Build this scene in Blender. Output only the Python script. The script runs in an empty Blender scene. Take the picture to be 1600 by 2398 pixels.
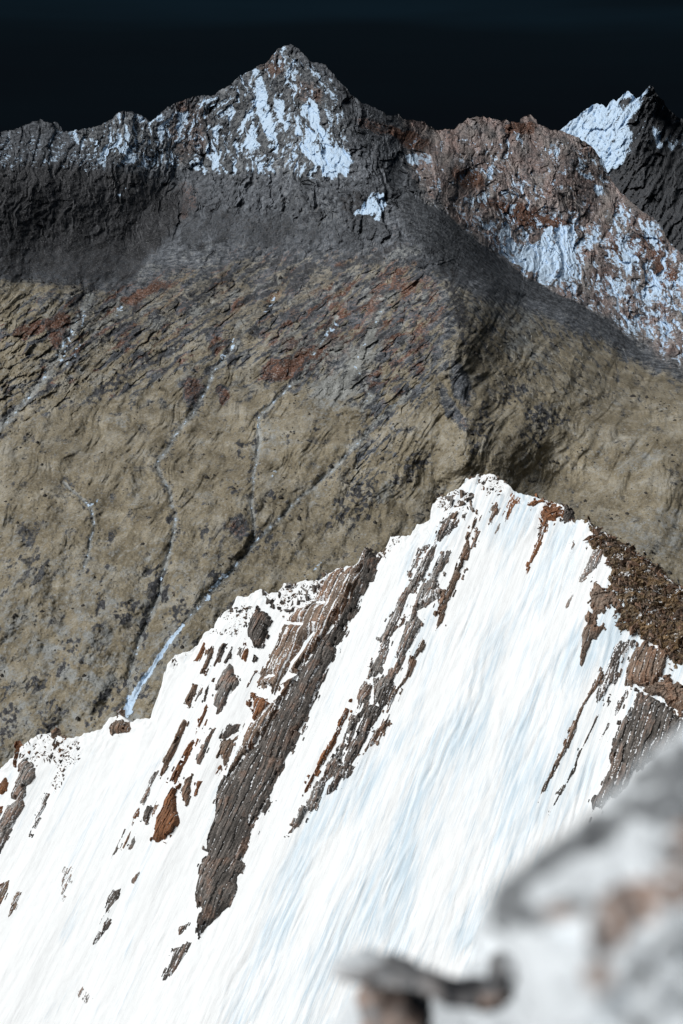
import bpy, math, random
import numpy as np
from mathutils import Matrix, Vector
random.seed(7); RNG = np.random.default_rng(7)
S = bpy.context.scene
COL = S.collection

# ------------------------------------------------------------------ camera, sky, sun, exposure
F = 2571.0                      # focal length in photo pixels (photo 1600 x 2398)
PITCH = math.radians(17.3)
cam = bpy.data.cameras.new('camera'); camo = bpy.data.objects.new('camera', cam); COL.objects.link(camo)
camo.rotation_euler = (math.radians(90) - PITCH, 0, 0)
cam.sensor_fit = 'VERTICAL'; cam.sensor_height = 36.0; cam.lens = F / 2398 * 36.0
cam.clip_start = 0.05; cam.clip_end = 30000
cam.dof.use_dof = True; cam.dof.focus_distance = 210.0; cam.dof.aperture_fstop = 1.1
S.camera = camo

W = bpy.data.worlds.new('World'); S.world = W; W.use_nodes = True
def _world():
    nt = W.node_tree; nt.nodes.clear(); N = nt.nodes.new; L = nt.links.new
    tc = N('ShaderNodeTexCoord'); sep = N('ShaderNodeSeparateXYZ'); L(tc.outputs['Generated'], sep.inputs[0])
    mp = N('ShaderNodeMapping'); mp.inputs['Scale'].default_value = (1.2, 1.2, 14); L(tc.outputs['Generated'], mp.inputs[0])
    no = N('ShaderNodeTexNoise'); no.inputs['Scale'].default_value = 1.6; no.inputs['Detail'].default_value = 3; L(mp.outputs[0], no.inputs[0])
    ad = N('ShaderNodeMath'); ad.operation = 'MULTIPLY_ADD'; ad.inputs[1].default_value = 0.16; L(no.outputs[0], ad.inputs[0]); L(sep.outputs[2], ad.inputs[2])
    cr = N('ShaderNodeValToRGB'); L(ad.outputs[0], cr.inputs[0])
    e = cr.color_ramp.elements
    e[0].position = 0.12; e[0].color = (0.0027, 0.0041, 0.0060, 1)
    e[1].position = 0.235; e[1].color = (0.0042, 0.0105, 0.0165, 1)
    k = e.new(0.19); k.color = (0.0030, 0.0056, 0.0082, 1)
    k = e.new(1.0); k.color = (0.0060, 0.0150, 0.0260, 1)
    bg = N('ShaderNodeBackground'); L(cr.outputs[0], bg.inputs[0]); bg.inputs[1].default_value = 1.0
    o = N('ShaderNodeOutputWorld'); L(bg.outputs[0], o.inputs[0])
_world()
SUN = Vector((-0.66, -0.26, 0.70)).normalized()
sl = bpy.data.lights.new('sun', 'SUN'); sl.energy = 3.75; sl.angle = math.radians(30); sl.color = (1.0, 0.99, 0.97)
so = bpy.data.objects.new('sun', sl); COL.objects.link(so)
so.rotation_euler = SUN.to_track_quat('Z', 'Y').to_euler()
vs = S.view_settings; vs.view_transform = 'Standard'; vs.look = 'None'; vs.exposure = 0.0; vs.gamma = 1.0; vs.use_curve_mapping = False
S.cycles.max_bounces = 6; S.cycles.diffuse_bounces = 4

# ------------------------------------------------------------------ numpy helpers
CT, ST = math.cos(PITCH), math.sin(PITCH)
def ray(px, py):                 # direction with unit forward (Y) component
    cx = (np.asarray(px, float) - 800) / F; cy = (1199 - np.asarray(py, float)) / F
    dy = CT + cy * ST; dz = -ST + cy * CT
    return np.stack([cx / dy, np.ones_like(dy), dz / dy], -1)
def at(px, py, Y): return ray(px, py) * np.asarray(Y)[..., None]
def _h(ix, iy, seed):
    h = (ix.astype(np.int64) * 374761393 + iy.astype(np.int64) * 668265263 + seed * 974634777) & 0xffffffff
    h = ((h ^ (h >> 13)) * 1274126177) & 0xffffffff
    return ((h ^ (h >> 16)) & 0xffff) / 65535.0
def noise(x, y, seed=0):         # gradient noise, about -1..1
    x = np.asarray(x, float); y = np.asarray(y, float)
    ix = np.floor(x); iy = np.floor(y); fx = x - ix; fy = y - iy
    ux = fx * fx * fx * (fx * (fx * 6 - 15) + 10); uy = fy * fy * fy * (fy * (fy * 6 - 15) + 10)
    def g(a, b):
        t = _h(ix + a, iy + b, seed) * 6.2831853
        return np.cos(t) * (fx - a) + np.sin(t) * (fy - b)
    a = g(0, 0); b = g(1, 0); c = g(0, 1); d = g(1, 1)
    return ((a + (b - a) * ux) * (1 - uy) + (c + (d - c) * ux) * uy) * 1.5
def fbm(x, y, o=4, seed=0, gain=0.5):
    s = 0; a = 1; t = 0
    for i in range(o):
        s = s + a * noise(x * 2**i + i * 17.3, y * 2**i - i * 9.1, seed + i); t += a; a *= gain
    return s / t * 1.4
def ridged(x, y, o=4, seed=0):
    s = 0; a = 1; t = 0
    for i in range(o):
        s = s + a * (1 - 2 * np.abs(noise(x * 2**i + i * 7.7, y * 2**i + i * 3.3, seed + i))); t += a; a *= 0.5
    return s / t
def facets(x, y, seed=0):        # tilted flat cells: broken rock. returns height (-.5...5) and cell value
    ix = np.floor(x); iy = np.floor(y); best = np.full(x.shape, 9.0); hv = np.zeros(x.shape); cv = np.zeros(x.shape)
    for a in (-1, 0, 1):
        for b in (-1, 0, 1):
            cx = ix + a + _h(ix + a, iy + b, seed); cy = iy + b + _h(ix + a, iy + b, seed + 1)
            d = (x - cx)**2 + (y - cy)**2; m = d < best
            best = np.where(m, d, best)
            t = _h(ix + a, iy + b, seed + 2); r = _h(ix + a, iy + b, seed + 3) * 6.283
            hv = np.where(m, (t - .5) + ((x - cx) * np.cos(r) + (y - cy) * np.sin(r)) * .9, hv); cv = np.where(m, t, cv)
    return hv, cv
def sstep(a, b, x):
    t = np.clip((x - a) / (b - a), 0, 1); return t * t * (3 - 2 * t)
def sdf(x, y, P):                # + inside
    P = np.asarray(P, float); Q = np.roll(P, -1, 0); d = np.full(x.shape, 1e18); ins = np.zeros(x.shape, bool)
    for (ax, ay), (bx, by) in zip(P, Q):
        ex, ey = bx - ax, by - ay; l = ex * ex + ey * ey + 1e-12
        t = np.clip(((x - ax) * ex + (y - ay) * ey) / l, 0, 1)
        d = np.minimum(d, (x - ax - t * ex)**2 + (y - ay - t * ey)**2)
        c = (ay > y) != (by > y)
        ins ^= c & (x < ex * (y - ay) / (ey if abs(ey) > 1e-12 else 1e-12) + ax)
    d = np.sqrt(d); return np.where(ins, d, -d)
def ldist(x, y, P):              # distance to a polyline
    P = np.asarray(P, float); d = np.full(x.shape, 1e18)
    for (ax, ay), (bx, by) in zip(P[:-1], P[1:]):
        ex, ey = bx - ax, by - ay; t = np.clip(((x - ax) * ex + (y - ay) * ey) / (ex * ex + ey * ey + 1e-9), 0, 1)
        d = np.minimum(d, (x - ax - t * ex)**2 + (y - ay - t * ey)**2)
    return np.sqrt(d)
def tps(P, smooth=1e-3):         # thin plate spline through (x, y, value)
    P = np.asarray(P, float); X = P[:, :2] / 500.0; n = len(P)
    def U(r2): return np.where(r2 > 0, 0.5 * r2 * np.log(r2 + 1e-12), 0)
    K = U(((X[:, None] - X[None])**2).sum(-1)) + smooth * np.eye(n); B = np.c_[np.ones(n), X]
    A = np.block([[K, B], [B.T, np.zeros((3, 3))]]); w = np.linalg.solve(A, np.r_[P[:, 2], 0, 0, 0])
    def f(x, y):
        x = x / 500.0; y = y / 500.0; o = w[n] + w[n + 1] * x + w[n + 2] * y
        for i in range(n): o = o + w[i] * U((x - X[i, 0])**2 + (y - X[i, 1])**2)
        return o
    return f
def make_mesh(name, V, faces, attrs=None, smooth=False):
    me = bpy.data.meshes.new(name); V = np.ascontiguousarray(V, np.float32).reshape(-1, 3); faces = np.ascontiguousarray(faces, np.int32); k = faces.shape[1]
    used = np.zeros(len(V), bool); used[faces.ravel()] = True
    if not used.all():
        idx = np.cumsum(used) - 1; V = V[used]; faces = idx[faces].astype(np.int32)
    me.vertices.add(len(V)); me.vertices.foreach_set('co', V.ravel())
    me.loops.add(faces.size); me.loops.foreach_set('vertex_index', faces.ravel())
    me.polygons.add(len(faces)); me.polygons.foreach_set('loop_start', np.arange(0, faces.size, k, dtype=np.int32))
    me.polygons.foreach_set('use_smooth', np.full(len(faces), smooth))
    for n, v in (attrs or {}).items():
        a = me.attributes.new(n, 'FLOAT', 'POINT'); v = np.asarray(v, np.float32).ravel()
        a.data.foreach_set('value', np.ascontiguousarray(v[used]))
    me.update(calc_edges=True); return me
def grid_faces(nr, nc, keep=None):
    i = np.arange(nr * nc).reshape(nr, nc)
    f = np.stack([i[:-1, :-1], i[1:, :-1], i[1:, 1:], i[:-1, 1:]], -1)
    return f.reshape(-1, 4) if keep is None else f[keep]
def link(name, me, mat, parent=None, **props):
    o = bpy.data.objects.new(name, me); COL.objects.link(o)
    if me is not None and mat is not None and not me.materials: me.materials.append(mat)
    if parent: o.parent = parent
    for k, v in props.items(): o[k] = v
    return o

# ------------------------------------------------------------------ materials
class NT:
    def __init__(s, name, rough=0.9, spec=0.15):
        s.m = bpy.data.materials.new(name); s.m.use_nodes = True; s.t = s.m.node_tree; s.b = s.t.nodes['Principled BSDF']
        s.b.inputs['Roughness'].default_value = rough; s.b.inputs['Specular IOR Level'].default_value = spec
    def n(s, k): return s.t.nodes.new('ShaderNode' + k)
    def put(s, v, sock):
        if isinstance(v, (int, float)): sock.default_value = v
        elif isinstance(v, tuple): sock.default_value = v if len(v) == 4 or len(sock.default_value) == 3 else v + (1,)
        else: s.t.links.new(v, sock)
    def math(s, op, a, b=0.0, c=0.0, clamp=False):
        m = s.n('Math'); m.operation = op; m.use_clamp = clamp; s.put(a, m.inputs[0]); s.put(b, m.inputs[1]); s.put(c, m.inputs[2]); return m.outputs[0]
    def coord(s, scale=(1, 1, 1)):
        t = s.n('TexCoord'); m = s.n('Mapping'); m.inputs['Scale'].default_value = scale; s.t.links.new(t.outputs['Object'], m.inputs[0]); return m.outputs[0]
    def noise(s, co, scale, detail=4, rough=0.55, dist=0.0, con=1.7):
        x = s.n('TexNoise'); s.put(co, x.inputs['Vector']); x.inputs['Scale'].default_value = scale; x.inputs['Detail'].default_value = detail
        x.inputs['Roughness'].default_value = rough; x.inputs['Distortion'].default_value = dist
        return s.math('MULTIPLY_ADD', s.math('SUBTRACT', x.outputs[0], 0.5), con, 0.5)
    def attr(s, name): a = s.n('Attribute'); a.attribute_name = name; return a.outputs['Fac']
    def mix(s, f, a, b, mode='MIX'):
        m = s.n('Mix'); m.data_type = 'RGBA'; m.blend_type = mode; s.put(f, m.inputs[0]); s.put(a, m.inputs[6]); s.put(b, m.inputs[7]); return m.outputs[2]
    def edge(s, v, thr=0.5, width=0.1):    # soft threshold
        return s.math('MULTIPLY_ADD', s.math('SUBTRACT', v, thr), 1.0 / width, 0.5, True)
    def ramp(s, v, stops):
        r = s.n('ValToRGB'); e = r.color_ramp.elements; s.put(v, r.inputs[0])
        e[0].position, e[0].color = stops[0][0], stops[0][1] + (1,); e[1].position, e[1].color = stops[-1][0], stops[-1][1] + (1,)
        for p, c in stops[1:-1]: k = e.new(p); k.color = c + (1,)
        return r.outputs[0]
    def done(s, col, bump=None, strength=0.5, dist=0.1):
        s.put(col, s.b.inputs['Base Color'])
        if bump is not None:
            b = s.n('Bump'); b.inputs['Strength'].default_value = strength; b.inputs['Distance'].default_value = dist; s.put(bump, b.inputs['Height']); s.t.links.new(b.outputs[0], s.b.inputs['Normal'])
        return s.m

SNOW_FAR = (0.52, 0.66, 0.82)  # far snow's dimness and blue shade tint are put into this colour
def mat_far():
    t = NT('mountain_ground'); c = t.coord()
    n60 = t.noise(c, 1 / 90, 5); n14 = t.noise(c, 1 / 16, 4, 0.6); n4 = t.noise(c, 1 / 5, 4, 0.65)
    rock = t.ramp(n14, [(0.15, (0.026, 0.029, 0.034)), (0.48, (0.082, 0.090, 0.102)), (0.85, (0.21, 0.23, 0.26))])
    rust = t.ramp(n4, [(0.2, (0.05, 0.028, 0.020)), (0.55, (0.155, 0.082, 0.057)), (0.85, (0.27, 0.20, 0.175))])
    pale = t.ramp(n14, [(0.2, (0.17, 0.175, 0.165)), (0.8, (0.33, 0.34, 0.33))])
    grass = t.ramp(t.math('ADD', t.math('MULTIPLY', t.noise(c, 1 / 60, 6, 0.68, 0.6, 2.6), 0.7), t.math('MULTIPLY', n4, 0.3)), [(0.15, (0.145, 0.123, 0.084)), (0.5, (0.245, 0.213, 0.152)), (0.85, (0.35, 0.33, 0.28))])
    nn = t.math('MULTIPLY_ADD', t.math('SUBTRACT', n4, 0.5), 0.7, t.math('MULTIPLY', t.math('SUBTRACT', n14, 0.5), 0.8))
    def thr(a, k=1.0, w=0.25): return t.edge(t.math('MULTIPLY_ADD', nn, k, t.attr(a)), 0.5, w)
    col = t.mix(thr('rust'), rock, rust)
    col = t.mix(thr('grass', 0.9, 0.35), col, grass)
    col = t.mix(thr('pale', 1.0, 0.5), col, t.mix(t.attr('pink'), pale, t.ramp(n4, [(0.1, (0.11, 0.066, 0.056)), (0.5, (0.265, 0.190, 0.172)), (0.9, (0.40, 0.35, 0.34))])))
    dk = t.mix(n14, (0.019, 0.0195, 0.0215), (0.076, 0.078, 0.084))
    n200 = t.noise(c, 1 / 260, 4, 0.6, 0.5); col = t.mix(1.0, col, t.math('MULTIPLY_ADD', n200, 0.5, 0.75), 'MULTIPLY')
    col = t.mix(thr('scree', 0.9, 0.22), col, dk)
    n2 = t.noise(c, 1 / 2.0, 2, 0.6, 0.0, 2.6); soft = t.attr('grass')
    col = t.mix(t.math('MULTIPLY_ADD', soft, -0.75, 0.95, True), col, t.math('MULTIPLY_ADD', n2, 1.5, 0.25), 'MULTIPLY')
    cells = t.math('MULTIPLY_ADD', t.attr('cell'), 1.1, 0.45); col = t.mix(t.math('MULTIPLY_ADD', soft, -0.9, 1.0, True), col, cells, 'MULTIPLY')
    fk = t.edge(t.math('ADD', n2, t.math('MULTIPLY', t.math('SUBTRACT', n14, 0.5), 0.9)), 1.02, 0.22); col = t.mix(t.math('MULTIPLY', fk, 0.85), col, (0.035, 0.032, 0.028))
    fk2 = t.edge(t.math('SUBTRACT', n2, t.math('MULTIPLY', t.math('SUBTRACT', n60, 0.5), 0.7)), -0.12, 0.16); col = t.mix(t.math('MULTIPLY', t.math('SUBTRACT', 1.0, fk2, 0.0, True), 0.5), col, (0.36, 0.36, 0.34))
    fl = t.edge(n4, 0.66, 0.06); col = t.mix(t.math('MULTIPLY', fl, 0.35), col, (0.33, 0.34, 0.36))
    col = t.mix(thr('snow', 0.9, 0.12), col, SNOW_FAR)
    return t.done(col, t.math('ADD', n4, t.math('MULTIPLY', n2, 0.5)), 0.6, 1.5)
def mat_snow():
    t = NT('snow', 0.75, 0.2); c = t.coord((1, 0.06, 1)); c2 = t.coord()
    a = t.noise(c, 1.1, 7, 0.70, 0.6, 2.1); b = t.noise(t.coord((1, 0.22, 1)), 0.12, 4, 0.6, 0.8, 2.2); g = t.noise(c2, 2.5, 4)
    e = t.noise(t.coord((1, 0.04, 1)), 3.2, 4, 0.6, 0.3, 2.4)
    v = t.math('ADD', t.math('MULTIPLY', a, 0.40), t.math('ADD', t.math('MULTIPLY', b, 0.40), t.math('MULTIPLY', e, 0.20)))
    blue_streak = t.edge(t.math('ADD', v, t.attr('blue_streak')), 0.61, 0.28)  # bluish streaks drawn out along the fall line
    col = t.mix(blue_streak, (0.90, 0.925, 0.94), (0.60, 0.72, 0.81))
    return t.done(col, t.math('ADD', t.math('MULTIPLY', a, 1.0), t.math('MULTIPLY', g, 0.15)), 0.35, 0.25)
def mat_rock(name, ramp, rust=(0.5, 0.3), rustcol=(0.23, 0.105, 0.052), stretch=0.06, snow=True):
    t = NT(name, 0.85, 0.2); c = t.coord((1, stretch, 1)); c2 = t.coord(); gain = 1.5 if 'slate' in name else 1.6 if 'brown_b' in name else 1.75 if 'lichen' in name else 1.65 if 'rusty' not in name else 1.12; ramp = [(p, tuple(min(.6, x * gain) for x in cc)) for p, cc in ramp]
    a = t.noise(c, 2.2, 6, 0.65, 0.2); b = t.noise(c2, 0.35, 4, 0.6); g = t.noise(c2, 3.0, 5, 0.65)
    v = t.math('ADD', t.math('MULTIPLY', a, 0.65), t.math('MULTIPLY', g, 0.35))
    col = t.ramp(v, ramp)
    rc = t.mix(g, tuple(x * 0.45 for x in rustcol), tuple(min(1, x * 1.5) for x in rustcol))
    rf = t.edge(t.math('ADD', t.math('MULTIPLY', t.math('SUBTRACT', t.attr('tone'), 0.5), 0.45), t.math('ADD', t.math('MULTIPLY', b, 0.6), t.math('MULTIPLY', a, 0.4))), 1 - rust[0], 0.2)
    col = t.mix(t.math('MULTIPLY', rf, min(1, rust[1] * 2)), col, rc)
    cell = t.n('Attribute'); cell.attribute_name = 'tone'
    col = t.mix(1.0, col, t.math('MULTIPLY_ADD', cell.outputs['Fac'], 0.9, 0.55), 'MULTIPLY')
    if snow:
        s = t.edge(t.math('ADD', t.attr('snow'), t.math('MULTIPLY', t.math('SUBTRACT', g, 0.5), 1.0)), 0.5, 0.1)
        col = t.mix(s, col, (0.88, 0.90, 0.92))
    return t.done(col, v, 0.7, 0.12)
R_BROWN = [(0.15, (0.020, 0.016, 0.014)), (0.42, (0.095, 0.072, 0.057)), (0.62, (0.20, 0.158, 0.128)), (0.90, (0.42, 0.37, 0.33))]
R_DARK = [(0.15, (0.010, 0.010, 0.010)), (0.42, (0.052, 0.047, 0.043)), (0.64, (0.125, 0.113, 0.104)), (0.92, (0.32, 0.30, 0.285))]
R_GREY = [(0.15, (0.020, 0.020, 0.020)), (0.40, (0.105, 0.098, 0.092)), (0.62, (0.21, 0.20, 0.188)), (0.90, (0.42, 0.41, 0.40))]
R_RUST = [(0.15, (0.030, 0.017, 0.011)), (0.40, (0.14, 0.070, 0.040)), (0.62, (0.25, 0.135, 0.082)), (0.90, (0.42, 0.31, 0.25))]
R_MOSS = [(0.15, (0.008, 0.007, 0.006)), (0.42, (0.055, 0.042, 0.029)), (0.62, (0.155, 0.118, 0.078)), (0.90, (0.42, 0.38, 0.33))]
M = dict(far=mat_far(), snow=mat_snow(),
         brown=mat_rock('brown_banded_rock', R_BROWN, (0.46, 0.25), (0.22, 0.11, 0.06)), dark=mat_rock('dark_slate', R_DARK, (0.36, 0.15)),
         grey=mat_rock('grey_banded_rock', R_GREY, (0.42, 0.25)), rust=mat_rock('rusty_rock', R_RUST, (0.52, 0.4)),
         moss=mat_rock('lichen_brown_rock', R_MOSS, (0.44, 0.3), (0.16, 0.095, 0.04), 0.5))

# ------------------------------------------------------------------ far mountains and hillside
SKY = np.array([(-140,325),(-60,318),(0,310),(41,301),(77,286),(97,281),(110,288),(135,287),(143,296),(149,310),(168,306),(204,301),(230,297),(255,283),(270,270),(288,260),(309,261),(327,270),(352,285),(378,265),(393,250),(408,244),(434,235),(459,224),(482,223),(503,224),(515,212),(541,196),(561,179),(587,166),(612,150),(625,148),(638,130),(651,115),(673,105),(684,105),(699,115),(714,130),(730,147),(747,148),(760,152),(781,171),(791,188),(808,201),(820,219),(846,240),(871,250),(897,263),(907,270),(935,270),(945,281),(989,283),(1004,293),(1019,306),(1027,306),(1045,302),(1063,304),(1075,291),(1096,278),(1116,273),(1147,276),(1167,282),(1188,282),(1203,286),(1216,288),(1221,276),(1231,272),(1244,270),(1257,281),(1259,291),(1282,298),(1287,305),(1315,306),(1351,321),(1371,332),(1392,349),(1412,378),(1425,408),(1443,439),(1463,459),(1499,490),(1535,515),(1555,541),(1560,556),(1581,582),(1600,597),(1660,650),(1740,720)], float)
CREST = np.array([(-150,1850),(-60,1815),(0,1804),(8,1798),(28,1779),(38,1768),(51,1750),(66,1738),(87,1725),(122,1717),(150,1730),(179,1725),(199,1715),(235,1707),(255,1679),(265,1677),(278,1672),(301,1689),(316,1684),(350,1682),(360,1659),(375,1615),(393,1552),(414,1534),(452,1523),(463,1512),(475,1490),(483,1480),(503,1470),(511,1447),(539,1429),(549,1419),(559,1398),(580,1401),(600,1388),(615,1383),(631,1393),(656,1388),(666,1370),(689,1368),(712,1361),(748,1360),(763,1348),(791,1334),(809,1329),(837,1321),(850,1290),(865,1290),(878,1303),(901,1291),(916,1260),(939,1256),(955,1259),(966,1254),(977,1232),(989,1231),(1009,1221),(1015,1184),(1025,1172),(1043,1165),(1073,1152),(1096,1127),(1117,1124),(1124,1114),(1130,1119),(1155,1116),(1181,1129),(1206,1152),(1232,1162),(1277,1174),(1312,1182),(1335,1199),(1341,1224),(1363,1219),(1379,1225),(1399,1247),(1417,1250),(1437,1266),(1476,1291),(1527,1317),(1534,1327),(1557,1350),(1578,1368),(1600,1383),(1660,1430),(1760,1500)], float)
DEPTH = [(-100,1850,1500),(300,1720,1475),(600,1500,1650),(900,1300,1880),(1300,1250,1950),(1700,1450,1700),(1700,1250,2000),(-100,1400,1815),(200,1400,1775),(500,1400,1745),
(-100,1150,2110),(200,1150,2080),(500,1150,2060),(800,1150,2050),(1050,1150,2080),(1110,1080,2092),(1300,1150,2180),(1650,1150,2130),
(-100,900,2500),(200,900,2490),(500,900,2480),(800,900,2400),(1000,900,2315),(1060,850,2350),(1160,900,2372),(1350,900,2500),(1650,950,2500),
(-100,680,2750),(150,680,2900),(400,700,2950),(700,700,2880),(950,700,2700),(1050,680,2700),(1130,700,2715),(1300,740,3000),(1500,830,3000),(1700,900,2900),
(-100,560,2950),(100,560,3150),(300,560,3360),(380,540,3440),(460,540,3400),(650,560,3300),(850,560,3050),(930,540,2980),(1000,530,3020),(1100,570,3120),(1250,680,3160),
(1200,600,3360),(1350,600,3480),(1500,700,3330),(1740,760,3150),(1100,450,3540),(1300,450,3700),(1500,520,3650),(1560,556,3600),(1116,273,4000),(1250,285,4050),(1371,332,4000),(1443,439,3900),(1700,650,3300),
(870,400,3270),(800,300,3450),(740,150,3750),(673,105,3850),(600,150,3900),(500,224,3950),(430,240,3950),(300,262,3850),(150,306,3750),(0,310,3600),(-120,320,3500),
(600,400,3550),(500,420,3660),(420,430,3700),(300,420,3560),(100,420,3350),(-100,420,3150),(760,420,3300),(560,300,3800),(700,300,3550),(950,300,3750),(1027,306,3950),(960,430,3330),(1040,420,3450)]
SPUR = [(684,100),(740,160),(800,270),(860,390),(900,480),(930,560),(990,600),(1050,690),(1080,770),(1062,830),(1085,900),(1095,1000),(1080,1080)]
GULLY = {  # traced water lines on the hillside: (points, width, depth)
 'a': ([(215,690),(150,810),(105,880),(60,940),(-20,1020)], 16, 20),
 'b': ([(560,800),(500,870),(470,940),(420,1010),(365,1090),(392,1140),(412,1200),(408,1250),(388,1320),(368,1400),(330,1490),(305,1580),(296,1650)], 11, 16),
 'c': ([(790,740),(700,890),(650,930),(605,980),(608,1040),(594,1120),(588,1180),(598,1262)], 9, 12),
 'd': ([(960,920),(880,990),(800,1080),(700,1170),(600,1270),(520,1360),(430,1460),(340,1590),(285,1690)], 13, 22),
 'e': ([(150,1130),(215,1190),(220,1240),(195,1340)], 7, 8), 'f': ([(240,1080),(300,1060),(365,1100)], 8, 8),
 'g': ([(900,720),(830,850),(870,930),(850,960)], 9, 10), 'h': ([(1180,880),(1120,1000),(1095,1120)], 25, 22), 'i': ([(1500,900),(1505,960),(1440,900)], 8, 6)}

def far_sheet():
    nc, nr = 860, 700
    x = np.linspace(-140, 1740, nc); top = np.interp(x, SKY[:, 0], SKY[:, 1]) + noise(x / 9, x * 0 + 3.3, 5) * 3.2 + noise(x / 3.5, x * 0 + 7.3, 6) * 1.6
    bot = np.interp(x, CREST[:, 0], CREST[:, 1]) + 110
    t = np.linspace(0, 1, nr)[:, None]
    X = np.repeat(x[None], nr, 0); Yp = top[None] * (1 - t) + bot[None] * t
    wx = X + 14 * fbm(X / 60, Yp / 60, 3, 11); wy = Yp + 14 * fbm(X / 60, Yp / 60, 3, 12)      # warped traced coordinates, so that traced borders are ragged
    wx = wx + 5 * fbm(X / 14, Yp / 14, 3, 13); wy = wy + 5 * fbm(X / 14, Yp / 14, 3, 14)
    D = tps(DEPTH)(X, Yp)
    up = sstep(640, 520, Yp + 40 * noise(X / 120, Yp / 120, 21)); red = sstep(-30, 30, sdf(wx, wy, [(870,240),(1000,470),(1120,570),(1250,680),(1420,750),(1620,880),(1800,900),(1800,600),(1400,200)]))
    up = np.maximum(up, red)
    D = D - 26 * np.maximum(0, 1 - ldist(X + 5 * noise(X / 16, Yp / 16, 56), Yp, SPUR) / 60)
    midrock = sstep(-70, 110, sdf(wx, wy, [(-200,680),(170,660),(420,620),(620,570),(880,580),(990,600),(1060,700),(1070,800),(960,930),(860,960),(700,930),(560,900),(470,900),(330,960),(200,960),(60,1000),(-200,1010)]))
    midr = midrock
    # relief
    a = np.radians(32); p = X * np.cos(a) + Yp * np.sin(a); q = -X * np.sin(a) + Yp * np.cos(a)      # across / along the hillside's fall line
    hill = 24 * fbm(p / 150, q / 300, 4, 31) + 13 * ridged(p / 62 + .5 * noise(X / 80, Yp / 80, 36), q / 200, 4, 32) * sstep(1500, 1000, Yp) + 7 * fbm(X / 60, Yp / 45, 4, 37) + 2.2 * ridged(p / 28, q / 60, 3, 33) + 0.9 * fbm(X / 9, Yp / 7, 3, 34) 
    vx = X + 20 * noise(X / 90, Yp / 90, 41)
    lean = np.where(X > 700, 0.25, -0.12)
    vx = vx + 16 * fbm(X / 40, Yp / 40, 3, 45)
    fa, ca = facets((vx - lean * Yp) / 62, Yp / 120 + .4 * noise(X / 50, Yp / 50, 48), 441); fb, cb = facets((vx - lean * Yp) / 24, Yp / 44, 445); fc_, cc = facets(X / 10 + .5 * noise(X / 12, Yp / 12, 49), Yp / 15, 449); fd, cd = facets(X / 4.6, Yp / 6.0, 453)
    rib = ridged((vx - lean * Yp) / 25, Yp / 130, 3, 43)
    rockr = 20 * ridged((vx - lean * Yp) / 95, Yp / 260, 4, 42) + 15 * rib + 11 * fa + 9 * fb + 4.2 * fc_ + 1.7 * fd
    recess = (9 * fb + 4.2 * fc_ + 8 * rib) / 9.0
    along = (Yp * .57 - X * .82); acrs = (Yp * .82 + X * .57); fe, ce = facets(along / 34 + .5 * noise(X / 30, Yp / 30, 50), acrs / 15, 457); ff, cf = facets(along / 13, acrs / 6.5, 461)
    smooth_scree = sstep(0, 40, sdf(wx, wy, [(440,480),(560,470),(800,520),(880,560),(700,600),(420,610),(330,650)]))
    band = sdf(X + .3 * (wx - X), Yp + .3 * (wy - Yp), [(955,450),(1036,495),(1124,568),(1197,627),(1285,678),(1388,729),(1445,768),(1520,840),(1490,840),(1402,772),(1300,718),(1219,695),(1110,645),(1007,600),(940,545),(925,490)])
    bandm = sstep(-3, 4, band)
    smooth_scree = np.maximum(smooth_scree, sstep(-4, 14, band))
    calm = sstep(0, 50, sdf(wx, wy, [(-200,390),(120,390),(300,405),(420,440),(450,500),(380,600),(320,670),(-200,670)]))
    rslope = sstep(-40, 60, sdf(wx, wy, [(1080,640),(1250,720),(1420,760),(1650,960),(1650,1020),(1400,960),(1250,960),(1130,900)]))
    fg, cg = facets((X + .9 * Yp) / 16, (Yp - .9 * X) / 40, 465); fh, ch = facets((X - .75 * Yp) / 11, (Yp + .75 * X) / 26, 469)
    sp_f = sstep(-40, 50, sdf(wx, wy, [(600,780),(860,640),(1000,620),(1060,760),(1040,860),(940,1000),(850,1180),(800,1120),(860,960),(700,900)]))
    hill = hill + sp_f * 5.5 * fg * (1 - midr * .5) + rslope * 3.6 * fh
    hill = hill + midr * (6.5 * fe + 2.6 * ff + 4 * ridged(along / 150, acrs / 26, 4, 35))
    D = D + (hill * (1 - up) + rockr * up) * (1 - .82 * smooth_scree) * (1 - .55 * calm) + calm * 5 * fbm(X / 30, Yp / 18, 4, 46) + smooth_scree * (1.0 * fd + 1.6 * fc_ + 1.2 * fbm(X / 5, Yp / 5, 2, 47))
    gm = {}
    for k, (P, w, dep) in GULLY.items():
        d = ldist(X + 4 * noise(X / 40, Yp / 40, 51) + 1.2 * noise(X / 9, Yp / 9, 53), Yp + 2 * noise(X / 40, Yp / 40, 52), P); gm[k] = d
        ww = w * (.75 + .5 * noise(X / 50, Yp / 50, 54)); D = D + (.10 if k == 'h' else .34 if k == 'd' else .55) * dep * np.maximum(0, 1 - d / (2.2 * ww))**1.3
    # materials: what lies where
    fn = fbm(X / 45, Yp / 45, 4, 61); fine = fbm(X / 11, Yp / 11, 3, 62); strp = fbm((Yp * .57 - X * .82) / 130, (Yp * .82 + X * .57 + 12 * fn) / 11, 4, 63)
    def poly(P, s=14): return sstep(-s, s, sdf(wx, wy, P))
    def ell(cx, cy, rx, ry, ang=0):
        c, s = math.cos(math.radians(ang)), math.sin(math.radians(ang)); dx, dy = wx - cx, wy - cy
        r = np.sqrt(((dx * c + dy * s) / rx)**2 + ((-dx * s + dy * c) / ry)**2); return sstep(1.35, 0.65, r)
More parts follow.
